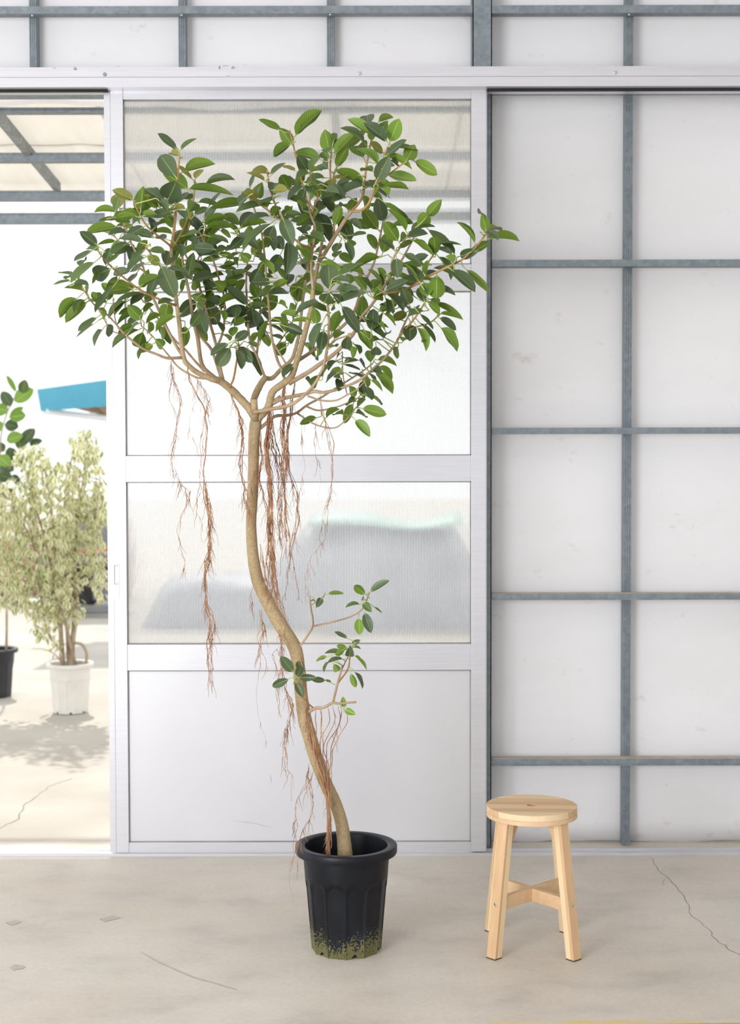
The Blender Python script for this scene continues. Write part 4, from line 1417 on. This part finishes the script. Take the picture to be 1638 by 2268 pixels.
leaves = parse_leaves()
fr = random.Random(77)
crown = [b for b in BR if b[1] < 760 and b[2] > -0.15]
while len(leaves) < 630:
    b = fr.choice(crown)
    x, y = b[0] + fr.uniform(-22, 22), b[1] + fr.uniform(-22, 22)
    if y < 400 or (y > 700 and fr.random() < 0.6):
        continue
    an = fr.uniform(0, 2 * pi)
    ln = fr.uniform(34, 62)
    leaves.append((x, y, x + ln * cos(an), y + ln * sin(an) * 0.75, fr.uniform(9, 24), fr.choice('ddggggm')))
leaves.sort(key=lambda q: -(sqrt((q[0] - q[2]) ** 2 + (q[1] - q[3]) ** 2) + 12) * q[4])
pet = MB()
fol = MB()
fol_uv = []
fol_mats = ['leaf_top', 'leaf_under', 'leaf_mid', 'leaf_young', 'leaf_bright']
rnd = random.Random(5)
for idx, (bx, by, tx, ty, w, tone) in enumerate(leaves):
    l2 = sqrt((tx - bx) ** 2 + (ty - by) ** 2)
    ux, uy = (tx - bx) / l2, (ty - by) / l2
    b, dist = nearest(bx - ux * 14, by - uy * 14)
    dep = b[2] + rnd.uniform(-0.05, 0.05) - (0.03 if tone == 'd' else 0.0)
    P = at(bx, by, PY + dep)
    view = (P - CAM).normalized()
    s = (P - CAM).dot(FWD) / F
    wl, ll = w * s, l2 * s
    Lf = max(ll * 1.06, min(wl / 0.52, 0.135), 0.06 if by < 1200 else 0.03)
    Lf = min(Lf, max(ll * 1.03, 0.125))
    Wr = max(wl, Lf * (0.44 if by < 1200 else 0.36))
    Wr = min(Wr, max(wl, ll * 0.62, 0.03))
    dz = sqrt(max(Lf * Lf - ll * ll, 0))
    if by < 1200:
        Lf, Wr, wl = Lf * 1.07, Wr * 1.1, wl * 1.1
    if rnd.random() < (0.7 if uy > 0 else 0.45):
        dz = -dz
    ax = (RIGHT * ux - UP * uy) * ll + view * dz
    ax.normalize()
    n0 = (-view - ax * (-view).dot(ax))
    n0.normalize()
    b0 = ax.cross(n0)
    cph = min(1.0, wl / Wr)
    ph = math.acos(cph)
    c1 = n0 * cos(ph) + b0 * sin(ph)
    c2 = n0 * cos(ph) - b0 * sin(ph)
    under = tone == 'g'
    if under:
        nrm = c1 if c1.z < c2.z else c2
        nrm = -nrm
    else:
        nrm = c1 if c1.z > c2.z else c2
    xx = ax.cross(nrm).normalized()
    mat = Matrix(((xx.x * Wr, ax.x * Lf, nrm.x * Lf, P.x), (xx.y * Wr, ax.y * Lf, nrm.y * Lf, P.y),
                  (xx.z * Wr, ax.z * Lf, nrm.z * Lf, P.z), (0, 0, 0, 1)))
    var = LEAF[tone][rnd.randrange(4)]
    if idx < 300:
        o = bpy.data.objects.new('leaf', var[0])
        COL.objects.link(o)
        o.parent = TREE
        o.matrix_parent_inverse = TREE.matrix_world.inverted()
        o.matrix_basis = mat
    else:
        mats_ = {'d': (0, 1), 'g': (0, 1), 'm': (2, 1), 'y': (3, 3), 'b': (4, 4)}[tone]
        off = len(fol.v)
        for v in var[1].v:
            fol.v.append(tuple(mat @ Vector(v)))
        fol_uv += var[2]
        for f_, m_ in zip(var[1].f, var[1].m):
            fol.f.append(tuple(i + off for i in f_))
            fol.m.append(mats_[m_])
    # petiole back to the twig
    att = at(b[0], b[1], PY + b[2])
    if dist + 14 < 110:
        mid1 = P - ax * min(0.03, (att - P).length * 0.45)
        pl = spline([att, att.lerp(mid1, 0.6), mid1, P, P + ax * 0.01], 3)
        r0 = 0.0017 if by < 1200 else 0.0012
        pet.tube(pl, [r0 * 1.15 - (r0 * 0.35) * i / len(pl) for i in range(len(pl))], 5)
fo = fol.build('small_leaves', fol_mats, TREE, smooth=True, uvs=fol_uv)
fo['kind'] = 'stuff'
po = pet.build('petioles', 'petiole', TREE, smooth=True)
po['kind'] = 'stuff'

# ---- aerial roots
rootlets = MB()
rr = random.Random(9)


def root(pix, w, dep, count=1, spread=3, grow=1.0, wob=1.6, hairs=1.0, end_w=0.4):
    for c in range(count):
        off = rr.uniform(-spread, spread)
        ddep = dep + rr.uniform(-spread, spread) * PXM * 1.5
        s = spline([(x, y, 0) for x, y in pix], 7)
        n = len(s)
        cut = n if c == 0 else int(n * rr.uniform(0.72, 1.0))
        pts = []
        ph1, ph2, f1, f2 = rr.uniform(0, 6), rr.uniform(0, 6), rr.uniform(0.25, 0.5), rr.uniform(0.6, 1.1)
        for i in range(cut):
            t = i / (n - 1)
            sp = off * (0.3 + 0.9 * t * grow)
            wx = wob * (sin(i * f1 + ph1) * 1.3 + sin(i * f2 + ph2)) * min(1, i / 4)
            pts.append(at(s[i].x + sp + wx, s[i].y, PY + ddep + 0.012 * sin(i * f1 * 0.8 + ph2) * min(1, i / 4)))
        if len(pts) < 4:
            continue
        mb = MB()
        ww = w * rr.uniform(0.65, 1.1)
        mb.tube(pts, [PXM * 0.5 * ww * min(1, 0.3 + 0.14 * i) * (1 - (1 - end_w) * i / len(pts)) * rr.uniform(0.8, 1.2) for i in range(len(pts))], 5)
        mb.build('aerial_root', 'root', TREE, smooth=True)
        k = int(len(pts) * 0.30 * hairs)
        for q in range(k):
            i = rr.randrange(2, len(pts) - 1)
            p = pts[i]
            ln = rr.uniform(0.015, 0.06)
            dx, dyy = rr.uniform(-0.4, 0.4), rr.uniform(-0.4, 0.4)
            hp = [p]
            for j in range(1, 5):
                tj = j / 4
                hp.append(p + Vector((dx * ln * tj + rr.uniform(-0.003, 0.003), dyy * ln * tj, -ln * tj + rr.uniform(-0.004, 0.004))))
            rootlets.tube(hp, [0.0008, 0.0007, 0.0006, 0.0005, 0.0004], 4)


root([(597, 905), (593, 950), (591, 1002), (597, 1050), (599, 1097), (599, 1161), (602, 1240), (607, 1300), (612, 1352)], 3.3, -0.05, 11, 6, 1.3, hairs=0.7)
root([(600, 1180), (604, 1250), (612, 1310), (622, 1350), (636, 1385)], 2.4, -0.04, 6, 9, 1.5)
root([(630, 850), (628, 880), (627, 916), (626, 958), (630, 1009), (627, 1066), (626, 1129), (634, 1209), (631, 1270), (624, 1330)], 3.0, -0.02, 7, 6, 1.5)
root([(601, 900), (600, 940), (607, 985), (618, 1030), (622, 1090), (626, 1160), (632, 1210), (628, 1275)], 2.2, 0.0, 6, 8, 1.2)
root([(653, 843), (645, 907), (635, 970), (638, 1034), (657, 1097), (657, 1145), (645, 1224), (655, 1275), (655, 1330)], 2.2, 0.0, 4, 4, 1.2)
root([(578, 955), (577, 1010), (575, 1059), (584, 1097), (592, 1150), (596, 1200), (590, 1260), (600, 1320)], 2.8, -0.02, 3, 2)
root([(576, 1205), (583, 1260), (592, 1300), (604, 1335)], 2.2, -0.04, 3, 3)
root([(511, 872), (530, 916), (535, 939), (538, 986), (534, 1034), (543, 1082), (547, 1116), (558, 1136), (560, 1160)], 2.8, -0.06, 4, 5, 0.6)
root([(560, 1000), (566, 1040), (560, 1080), (570, 1110)], 1.4, -0.035, 2, 4, hairs=0.6)
root([(378, 793), (383, 843), (397, 891), (388, 970), (375, 1018), (397, 1066), (411, 1088), (411, 1116), (394, 1159), (395, 1201), (403, 1240), (411, 1270)], 1.7, -0.02, 2, 5, 1.0, 1.8)
root([(372, 790), (384, 830), (376, 880), (392, 940), (376, 1005), (385, 1050), (410, 1078), (426, 1090)], 1.2, 0.0, 1, 2)
root([(415, 806), (418, 830), (426, 859), (451, 907), (459, 955), (451, 1018), (451, 1082), (462, 1161), (461, 1224), (454, 1269), (455, 1330), (464, 1382), (459, 1427), (458, 1473), (466, 1513)], 3.4, -0.18, 1, 0.5, 1, 1.2, 1.6)
root([(453, 1070), (460, 1120), (463, 1165), (460, 1224), (452, 1265), (452, 1330), (466, 1382), (461, 1427), (458, 1473), (466, 1513)], 2.0, -0.18, 6, 7, 1.3, 2.2)
root([(432, 837), (448, 856), (460, 878), (457, 907), (451, 955), (446, 1010), (443, 1060), (443, 1097), (437, 1130), (448, 1160), (452, 1200)], 1.5, -0.10, 2, 4)
root([(455, 868), (430, 895), (420, 925), (423, 965), (437, 990), (428, 1030)], 1.0, -0.05, 1, 1, 1, 0.8, 0.3)
root([(705, 875), (718, 923), (737, 977), (736, 1020), (734, 1066), (726, 1116), (727, 1151), (718, 1193), (700, 1220), (686, 1240), (676, 1275), (680, 1300), (686, 1318)], 1.4, -0.04, 1, 1, 1, 1.0, 0.6)
root([(708, 872), (716, 925), (730, 985), (733, 1066), (728, 1110), (712, 1150), (706, 1190)], 1.3, 0.0, 2, 4, hairs=0.6)
root([(700, 920), (697, 958), (699, 1002), (707, 1034), (703, 1097)], 1.2, 0.0, 1, 1)
root([(668, 900), (670, 945), (667, 977), (673, 1034), (671, 1060), (664, 1085), (662, 1110)], 1.1, 0.0, 1, 1)
root([(559, 1290), (557, 1310), (560, 1340), (559, 1365)], 1.4, -0.03, 1, 1)
root([(577, 1350), (582, 1380), (583, 1393), (574, 1420), (583, 1455), (586, 1488)], 1.7, -0.03, 3, 5, 1.3)
root([(617, 1395), (624, 1421), (622, 1455), (623, 1488), (612, 1530), (618, 1590)], 1.8, -0.05, 4, 6, 1.0)
root([(620, 1430), (605, 1450), (612, 1490), (622, 1520)], 1.4, -0.05, 1, 1)
root([(627, 1515), (640, 1545), (646, 1561), (641, 1600), (634, 1625), (631, 1694), (645, 1722), (641, 1776)], 1.6, -0.05, 4, 4, 1.0)
root([(580, 1428), (574, 1480), (570, 1520), (570, 1574), (580, 1610), (588, 1637), (585, 1660)], 0.9, -0.03, 1, 1, 1, 0.7, 0.3)
for x0 in (700, 708, 712, 726, 737, 748, 757, 765):
    jx, jy = rr.uniform(-9, 9), rr.uniform(-6, 6)
    root([(x0, 1568 - (x0 - 700) * 0.16), (x0 + jy, 1600), (717 + jx + (x0 - 730) * 0.55, 1650), (722 + jy + (x0 - 730) * 0.25, 1700), (727 + (x0 - 730) * 0.15, 1735), (729, 1790), (728, 1850), (727, 1905)],
         2.3, -0.06 + rr.uniform(-0.02, 0.02), 1, 2.5, 0.6, 0.8, 0.35, 0.8)
root([(688, 1600), (694, 1650), (704, 1690), (716, 1735), (724, 1780), (728, 1840), (727, 1910)], 3.2, -0.045, 7, 5, 0.6, 1.2, 0.3, 0.9)
root([(663, 1450), (672, 1490), (676, 1540), (680, 1590), (688, 1640), (702, 1690)], 2.6, -0.035, 5, 3.5, 0.8, 0.9, 0.3, 0.9)
root([(694, 1707), (684, 1732), (658, 1766), (654, 1815), (651, 1854)], 1.2, -0.05, 2, 3)
root([(684, 1690), (681, 1710), (687, 1737), (691, 1788), (675, 1832), (658, 1873), (655, 1900), (661, 1930)], 1.5, -0.17, 2, 3)
root([(655, 1895), (643, 1912), (642, 1954), (650, 1998)], 0.9, -0.17, 1, 1, 1, 0.5, 0.2)
ro = rootlets.build('rootlets', 'root', TREE, smooth=True)
ro['kind'] = 'stuff'

# ------------------------------------------------------------------ yard plants
vr = random.Random(21)


def small_leaf(name, mat, fold=0.12, bend=0.2):
    mb = MB()
    uvs = []
    row = [(0.0, 0.02), (0.3, 0.46), (0.62, 0.44), (1.0, 0.0)]
    for t, w in row:
        for x in (-1, 0, 1):
            mb.v.append((x * w, t, fold * abs(x) * w - bend * t * t))
            uvs.append((0.5 + 0.5 * x, t))
    for j in range(3):
        for i in range(2):
            mb.f.append((j * 3 + i, j * 3 + i + 1, (j + 1) * 3 + i + 1, (j + 1) * 3 + i))
    me = bpy.data.meshes.new(name)
    me.from_pydata(mb.v, [], mb.f)
    me.materials.append(M[mat])
    me.polygons.foreach_set('use_smooth', [True] * len(mb.f))
    lay = me.uv_layers.new(name='UVMap')
    for l in me.loops:
        lay.data[l.index].uv = uvs[l.vertex_index]
    return me, mb, uvs


def leaf_matrix(P, ax, nrm, L, Wd):
    ax = ax.normalized()
    nrm = (nrm - ax * nrm.dot(ax)).normalized()
    xx = ax.cross(nrm)
    return Matrix(((xx.x * Wd, ax.x * L, nrm.x * L, P.x), (xx.y * Wd, ax.y * L, nrm.y * L, P.y), (xx.z * Wd, ax.z * L, nrm.z * L, P.z), (0, 0, 0, 1)))


def place_leaves(parent, mats, src, name, limit=300, stuff_name='small_leaves'):
    mb = MB()
    uv = []
    for i, mt in enumerate(mats):
        if i < limit:
            o = bpy.data.objects.new(name, src[0])
            COL.objects.link(o)
            o.parent = parent
            o.matrix_parent_inverse = parent.matrix_world.inverted()
            o.matrix_basis = mt
        else:
            off = len(mb.v)
            for v in src[1].v:
                mb.v.append(tuple(mt @ Vector(v)))
            uv += src[2]
            mb.f += [tuple(k + off for k in f) for f in src[1].f]
    if mb.v:
        mt_name = src[0].materials[0]
        o = mb.build(stuff_name, mt_name, parent, smooth=True, uvs=uv)
        o['kind'] = 'stuff'


# variegated weeping fig in a white pot
YV = 8.62
vb = on_floor(156, 1576)
YV = vb.y
VF = empty('potted_weeping_fig', (vb.x, YV, 0))
tag(VF, 'bushy weeping fig with cream and green leaves in a white pot', 'potted plant')
pw = make_pot(VF, 0.305, 0.128, 0.107, 0.016, 'pot_white', facets=14, notches=True)
pw['label'] = 'white plastic pot with a wide rim'
mb = MB()
mb.lathe([(0, 0.255), (0.06, 0.258), (0.112, 0.25), (0.112, 0.24)], 28)
local(mb.build('soil', 'soil', VF, smooth=True))
tips = []
stems = [
    ([(140, 1480), (137, 1440), (134, 1385), (130, 1330), (124, 1250), (118, 1170), (108, 1090), (95, 1020)], 13, 3, -0.1),
    ([(158, 1480), (160, 1430), (165, 1380), (167, 1300), (165, 1240), (172, 1150), (185, 1060), (192, 980)], 15, 3, 0.05),
    ([(152, 1480), (150, 1425), (146, 1380), (130, 1310), (112, 1250), (95, 1180), (70, 1090), (50, 1020)], 9, 3, 0.1),
    ([(166, 1470), (150, 1400), (142, 1330), (140, 1250), (140, 1150), (150, 1060), (165, 985)], 9, 3, -0.2),
    ([(134, 1440), (108, 1405), (95, 1350), (86, 1290), (75, 1210), (40, 1140), (15, 1090)], 7, 2.5, -0.15),
    ([(164, 1400), (166, 1330), (180, 1260), (200, 1190), (215, 1120), (222, 1060)], 7, 2.5, 0.12),
    ([(130, 1330), (100, 1290), (60, 1260), (20, 1230), (-10, 1200)], 5, 2, 0.05),
    ([(166, 1330), (188, 1290), (206, 1270), (222, 1255)], 4, 2, -0.1),
    ([(138, 1470), (120, 1448), (95, 1438), (70, 1437)], 2.5, 1.2, -0.12),
    ([(134, 1385), (110, 1365), (80, 1350), (40, 1345)], 3, 1.5, -0.2),
    ([(168, 1345), (200, 1345), (225, 1340)], 2.5, 1.2, -0.2),
]
for pix, w0, w1, tip in stems:
    s = spline([(x, y, 0) for x, y in pix], 5)
    n = len(s)
    pts = [at(q.x, q.y, YV + tip * (i / (n - 1))) for i, q in enumerate(s)]
    mb = MB()
    mb.tube(pts, [(w0 + (w1 - w0) * i / (n - 1)) * 8.7 / F * 0.5 for i in range(n)], 7)
    mb.build('stem', 'stem_pale', VF, smooth=True)
    for i in range(n // 3, n):
        tips.append((s[i].x, s[i].y, tip * (i / (n - 1))))
pts = spline([at(166, 1424, YV), at(182, 1428, YV), at(192, 1450, YV), at(189, 1474, YV)], 6)
mb = MB()
mb.tube(pts, 0.009, 7)
mb.build('stem', 'stem_pale', VF, smooth=True)
mats_v = []
tw = MB()
blobs = [((192, 985), (26, 40)), ((165, 985), (22, 25)), ((212, 1010), (20, 35)), ((70, 1010), (40, 30)), ((110, 1050), (60, 45)), ((180, 1070), (50, 55)),
         ((40, 1100), (50, 45)), ((100, 1140), (80, 60)), ((180, 1150), (55, 60)), ((20, 1190), (45, 60)), ((90, 1220), (75, 55)), ((170, 1215), (45, 55)), ((10, 1260), (35, 45)),
         ((60, 1290), (50, 40)), ((215, 1230), (22, 60)), ((222, 1290), (16, 35)), ((120, 1330), (40, 45)), ((20, 1325), (40, 20)), ((80, 1345), (35, 20)), ((150, 1270), (45, 40)),
         ((100, 1385), (30, 30)), ((128, 1425), (14, 18)), ((155, 1340), (30, 40)), ((-20, 1150), (35, 80)), ((215, 1130), (22, 50))]
wts = [b[1][0] * b[1][1] for b in blobs]
while len(mats_v) < 2700:
    (cx, cy), (rx, ry) = vr.choices(blobs, wts)[0]
    a, r = vr.uniform(0, 2 * pi), sqrt(vr.random())
    px, py = cx + rx * r * cos(a), cy + ry * r * sin(a)
    bn, bd = None, 1e9
    for t in tips:
        d = (t[0] - px) ** 2 + (t[1] - py) ** 2
        if d < bd:
            bn, bd = t, d
    dep = bn[2] + vr.gauss(0, 0.13)
    P = at(px, py, YV + dep)
    az = vr.uniform(0, 2 * pi)
    ax = Vector((cos(az) * 0.6, sin(az) * 0.6, vr.uniform(-1.1, -0.1)))
    nm = Vector((cos(az) * 0.7, sin(az) * 0.7, 0.8)) + Vector((vr.uniform(-.5, .5), vr.uniform(-.5, .5), vr.uniform(-.3, .3)))
    L = vr.uniform(0.044, 0.072)
    mats_v.append(leaf_matrix(P, ax, nm, L, L * 0.5))
    if len(mats_v) % 7 == 0:
        q = at(bn[0], bn[1], YV + bn[2])
        if (q - P).length < 0.22:
            tw.tube([q, q.lerp(P, 0.5) + Vector((0, 0, 0.02)), P], [0.002, 0.0016, 0.001], 4)
to = tw.build('twigs', 'stem_pale', VF, smooth=True)
to['kind'] = 'stuff'
mats_v.sort(key=lambda m_: m_.translation.y)
place_leaves(VF, mats_v, small_leaf('leaf', 'varieg'), 'leaf')

# broad-leaved plant in a dark pot, cut by the photograph's edge
bb = on_floor(-14, 1541)
BF = empty('potted_fig', (bb.x, bb.y, 0))
tag(BF, 'upright fig with large glossy green leaves in a dark grey pot', 'potted plant')
pb = make_pot(BF, 0.315, 0.139, 0.118, 0.022, 'pot_plain', facets=12, notches=True)
mb = MB()
mb.lathe([(0, 0.262), (0.06, 0.265), (0.12, 0.255), (0.12, 0.24)], 28)
local(mb.build('soil', 'soil', BF, smooth=True))
YB = bb.y
for pix, w0, w1 in (([(14, 1450), (15, 1380), (14, 1300), (8, 1200), (2, 1100), (0, 1010), (5, 950), (22, 900), (38, 872)], 6, 3),
                    ([(-30, 1450), (-28, 1340), (-24, 1220), (-10, 1100), (20, 1040), (45, 1000), (66, 975)], 7, 3)):
    s = spline([(x, y, 0) for x, y in pix], 5)
    mb = MB()
    mb.tube([at(q.x, q.y, YB) for q in s], [(w0 + (w1 - w0) * i / len(s)) * 9.3 / F * 0.5 for i in range(len(s))], 7)
    mb.build('stem', 'stem_pale', BF, smooth=True)
big = [(32, 890, 72, 862, 26, 'b'), (35, 868, 15, 832, 10, 'b'), (25, 900, 5, 868, 20, 'd'), (48, 870, 55, 845, 18, 'm'), (18, 910, -10, 905, 26, 'b'), (20, 925, 55, 918, 24, 'b'), (25, 915, 46, 905, 10, 'b'),
       (10, 940, 40, 945, 22, 'd'), (5, 955, -20, 935, 24, 'b'), (48, 985, 75, 950, 22, 'd'), (65, 985, 92, 975, 14, 'd'), (14, 975, 48, 965, 22, 'b'), (40, 995, 52, 965, 18, 'm'), (10, 1000, -15, 985, 24, 'd'),
       (20, 990, 28, 1020, 20, 'd'), (-5, 1010, 20, 1030, 24, 'b'), (0, 1030, 28, 1040, 26, 'd'), (-5, 1050, 25, 1060, 24, 'd'), (0, 1060, -20, 1080, 26, 'b'), (35, 1010, 45, 1030, 16, 'm'), (30, 1050, 40, 1075, 14, 'd'),
       (-20, 980, -45, 960, 26, 'b'), (-10, 900, -35, 880, 24, 'd'), (5, 1090, 30, 1100, 22, 'd'), (-15, 1110, -40, 1130, 24, 'd'), (-20, 1150, 5, 1170, 20, 'b')]
for bx, by, tx, ty, w, tone in big:
    P = at(bx, by, YB + vr.uniform(-0.12, 0.12))
    s = 9.3 / F
    view = (P - CAM).normalized()
    l2 = sqrt((tx - bx) ** 2 + (ty - by) ** 2) * s
    ax = (RIGHT * (tx - bx) * s - UP * (ty - by) * s) + view * vr.uniform(-0.05, 0.05)
    o = bpy.data.objects.new('leaf', LEAF[tone][vr.randrange(4)][0])
    COL.objects.link(o)
    o.parent = BF
    o.matrix_parent_inverse = BF.matrix_world.inverted()
    o.matrix_basis = leaf_matrix(P, ax, -view + Vector((vr.uniform(-.3, .3), 0, 0.4)), max(ax.length * 1.05, 0.09), w * s * 1.25)

# ------------------------------------------------------------------ blue awning
YA = 12.2
AW = empty('blue_awning', (at(180, 900, YA).x, YA, 0))
tag(AW, 'blue fabric awning sloping out above the yard plants', 'awning')
A0, A1 = at(82, 866, YA), at(90, 911, YA)
B0, B1 = at(257, 842, YA + 0.2), at(257, 898, YA + 0.2)
back = 1.6
mb = MB()
mb.hexa([A1, B1, B1 + Vector((0, 0.02, 0)), A1 + Vector((0, 0.02, 0))], [A0, B0, B0 + Vector((0, 0.02, 0)), A0 + Vector((0, 0.02, 0))])
mb.build('valance', 'blue', AW)
mb = MB()
A2, B2 = A0 + Vector((0.05, back, 0.10)), B0 + Vector((-0.25, back, 0.02))
mb.hexa([A0, B0, B2, A2], [p + Vector((0, 0, 0.015)) for p in (A0, B0, B2, A2)])
mb.build('canopy_fabric', 'blue', AW)
p0, p1 = at(100, 911, YA + 0.02), at(262, 930, YA + 0.9)
mb = MB()
mb.tube([p0, p1], 0.028, 10)
mb.build('awning_arm', 'white_metal', AW, smooth=True)
for (a, b) in (((150, 892), (240, 915)), ((205, 885), (250, 920)), ((230, 880), (262, 900))):
    mb = MB()
    mb.tube([at(*a, YA + 0.35), at(*b, YA + 0.9)], 0.035, 4)
    mb.build('roof_batten', 'timber', AW)
mb = MB()
mb.hexa([at(200, 915, YA + 1.5), at(264, 920, YA + 1.5), at(264, 920, YA + 1.55), at(200, 915, YA + 1.55)],
        [at(200, 872, YA + 1.5), at(264, 868, YA + 1.5), at(264, 868, YA + 1.55), at(200, 872, YA + 1.55)])
mb.build('fascia_board', 'timber', AW)
for px, yy in ((257, YA + 0.9), (259, YA + 1.6)):
    q = at(px, 900, yy)
    mb = MB()
    mb.box(q.x - 0.04, q.x + 0.04, yy, yy + 0.08, 0, q.z + 0.2)
    mb.build('post', 'white_metal', AW)

# ------------------------------------------------------------------ grey flatbed trailer
YG = 14.3
TRL = empty('flatbed_trailer', (at(180, 1200, YG).x, YG, 0))
tag(TRL, 'dark grey trailer with a red stripe parked behind the plants', 'trailer')


def gbox(px0, px1, py0, py1, Y, dep, name, mat, parent):
    x0, x1 = at(px0, 1200, Y).x, at(px1, 1200, Y).x
    z1, z0 = at(300, py0, Y).z, at(300, py1, Y).z
    mb = MB()
    mb.box(x0, x1, Y, Y + dep, max(z0, 0), z1)
    return bevel(mb.build(name, mat, parent), 0.01, 1)


gbox(130, 268, 1127, 1211, YG, 0.06, 'side_board', 'grey_paint', TRL)
gbox(88, 268, 1216, 1221, YG - 0.01, 0.05, 'red_stripe', 'red', TRL)
gbox(88, 268, 1221.2, 1225, YG - 0.01, 0.05, 'orange_stripe', 'orange', TRL)
gbox(88, 268, 1226, 1250, YG, 0.75, 'chassis', 'grey_paint', TRL)
gbox(204, 262, 1262, 1330, YG + 0.1, 0.5, 'tool_box', 'grey_paint', TRL)
gbox(93, 101, 1250, 1352, YG, 0.06, 'support_leg', 'grey_paint', TRL)
gbox(150, 268, 1341, 1358, YG - 0.2, 0.08, 'under_rail', 'grey_paint', TRL)
for px in (160,):
    c = at(px, 1290, YG + 0.2)
    mb = MB()
    mb.tube([(c.x, YG + 0.2, 0.29), (c.x, YG + 0.24, 0.29), (c.x, YG + 0.40, 0.29), (c.x, YG + 0.44, 0.29)], [0.24, 0.29, 0.29, 0.24], 28)
    mb.build('wheel', 'rubber_tyre', TRL, smooth=False)

# tarpaulin-covered pile behind the ribbed panes
YP2 = 13.2
TP = empty('covered_pile', (at(800, 1200, YP2).x, YP2 + 0.6, 0))
tag(TP, 'grey sheeted pile with a green cover seen dimly through the ribbed door pane', 'covered pile')
mb = MB()
x0, x1 = at(310, 1200, YP2).x, at(1075, 1200, YP2).x
zt = at(800, 1155, YP2).z
nx, ny = 28, 12
v = []
for j in range(ny + 1):
    for i in range(nx + 1):
        s, t = i / nx * 2 - 1, j / ny * 2 - 1
        hgt = zt * (1 - abs(s) ** 16) * (1 - abs(t) ** 6) * (0.92 + 0.08 * sin(i * 0.9) * cos(j * 1.3)) * (0.50 + 0.50 * min(1.0, max(0.0, (i / nx - 0.36) / 0.12)))
        v.append((x0 + (x1 - x0) * (i / nx), YP2 + 1.4 * j / ny, max(0, hgt)))
mb.add(v, [(j * (nx + 1) + i, j * (nx + 1) + i + 1, (j + 1) * (nx + 1) + i + 1, (j + 1) * (nx + 1) + i) for j in range(ny) for i in range(nx)])
mb.build('grey_sheet', 'tarp_grey', TP, smooth=True)
mb = MB()
v = []
for j in range(7):
    for i in range(15):
        x = x0 + 1.55 + (x1 - x0 - 1.75) * i / 14
        v.append((x, YP2 + 0.12 + 1.1 * j / 6, zt * 0.90 + 0.20 * sin(pi * (0.15 + 0.7 * j / 6)) * (0.7 + 0.3 * sin(i * 0.5))))
mb.add(v, [(j * 15 + i, j * 15 + i + 1, (j + 1) * 15 + i + 1, (j + 1) * 15 + i) for j in range(6) for i in range(14)])
o = mb.build('green_cover', 'tarp_green', TP, smooth=True)
s_ = o.modifiers.new('thickness', 'SOLIDIFY')
s_.thickness = 0.02

# dry reeds along the far edge of the yard
mb = MB()
for i in range(900):
    x = vr.uniform(-5.4, -2.75)
    y = 15.6 + vr.uniform(0, 0.9)
    h = vr.uniform(0.35, 0.95)
    lx = vr.uniform(-0.12, 0.12)
    mb.tube([(x, y, 0), (x + lx * 0.5, y, h * 0.55), (x + lx, y + 0.03, h)], [0.008, 0.007, 0.003], 4)
ro = mb.build('dry_reeds', 'reed')
tag(ro, 'brown dry reeds standing along the far edge of the yard', 'reeds', kind='stuff')
mb = MB()
mb.box(-6, -2.7, 15.2, 15.4, 0, 0.07)
bevel(tag(mb.build('kerb', 'white_metal'), 'pale concrete kerb in front of the dry reeds', 'kerb', kind='structure'), 0.01)
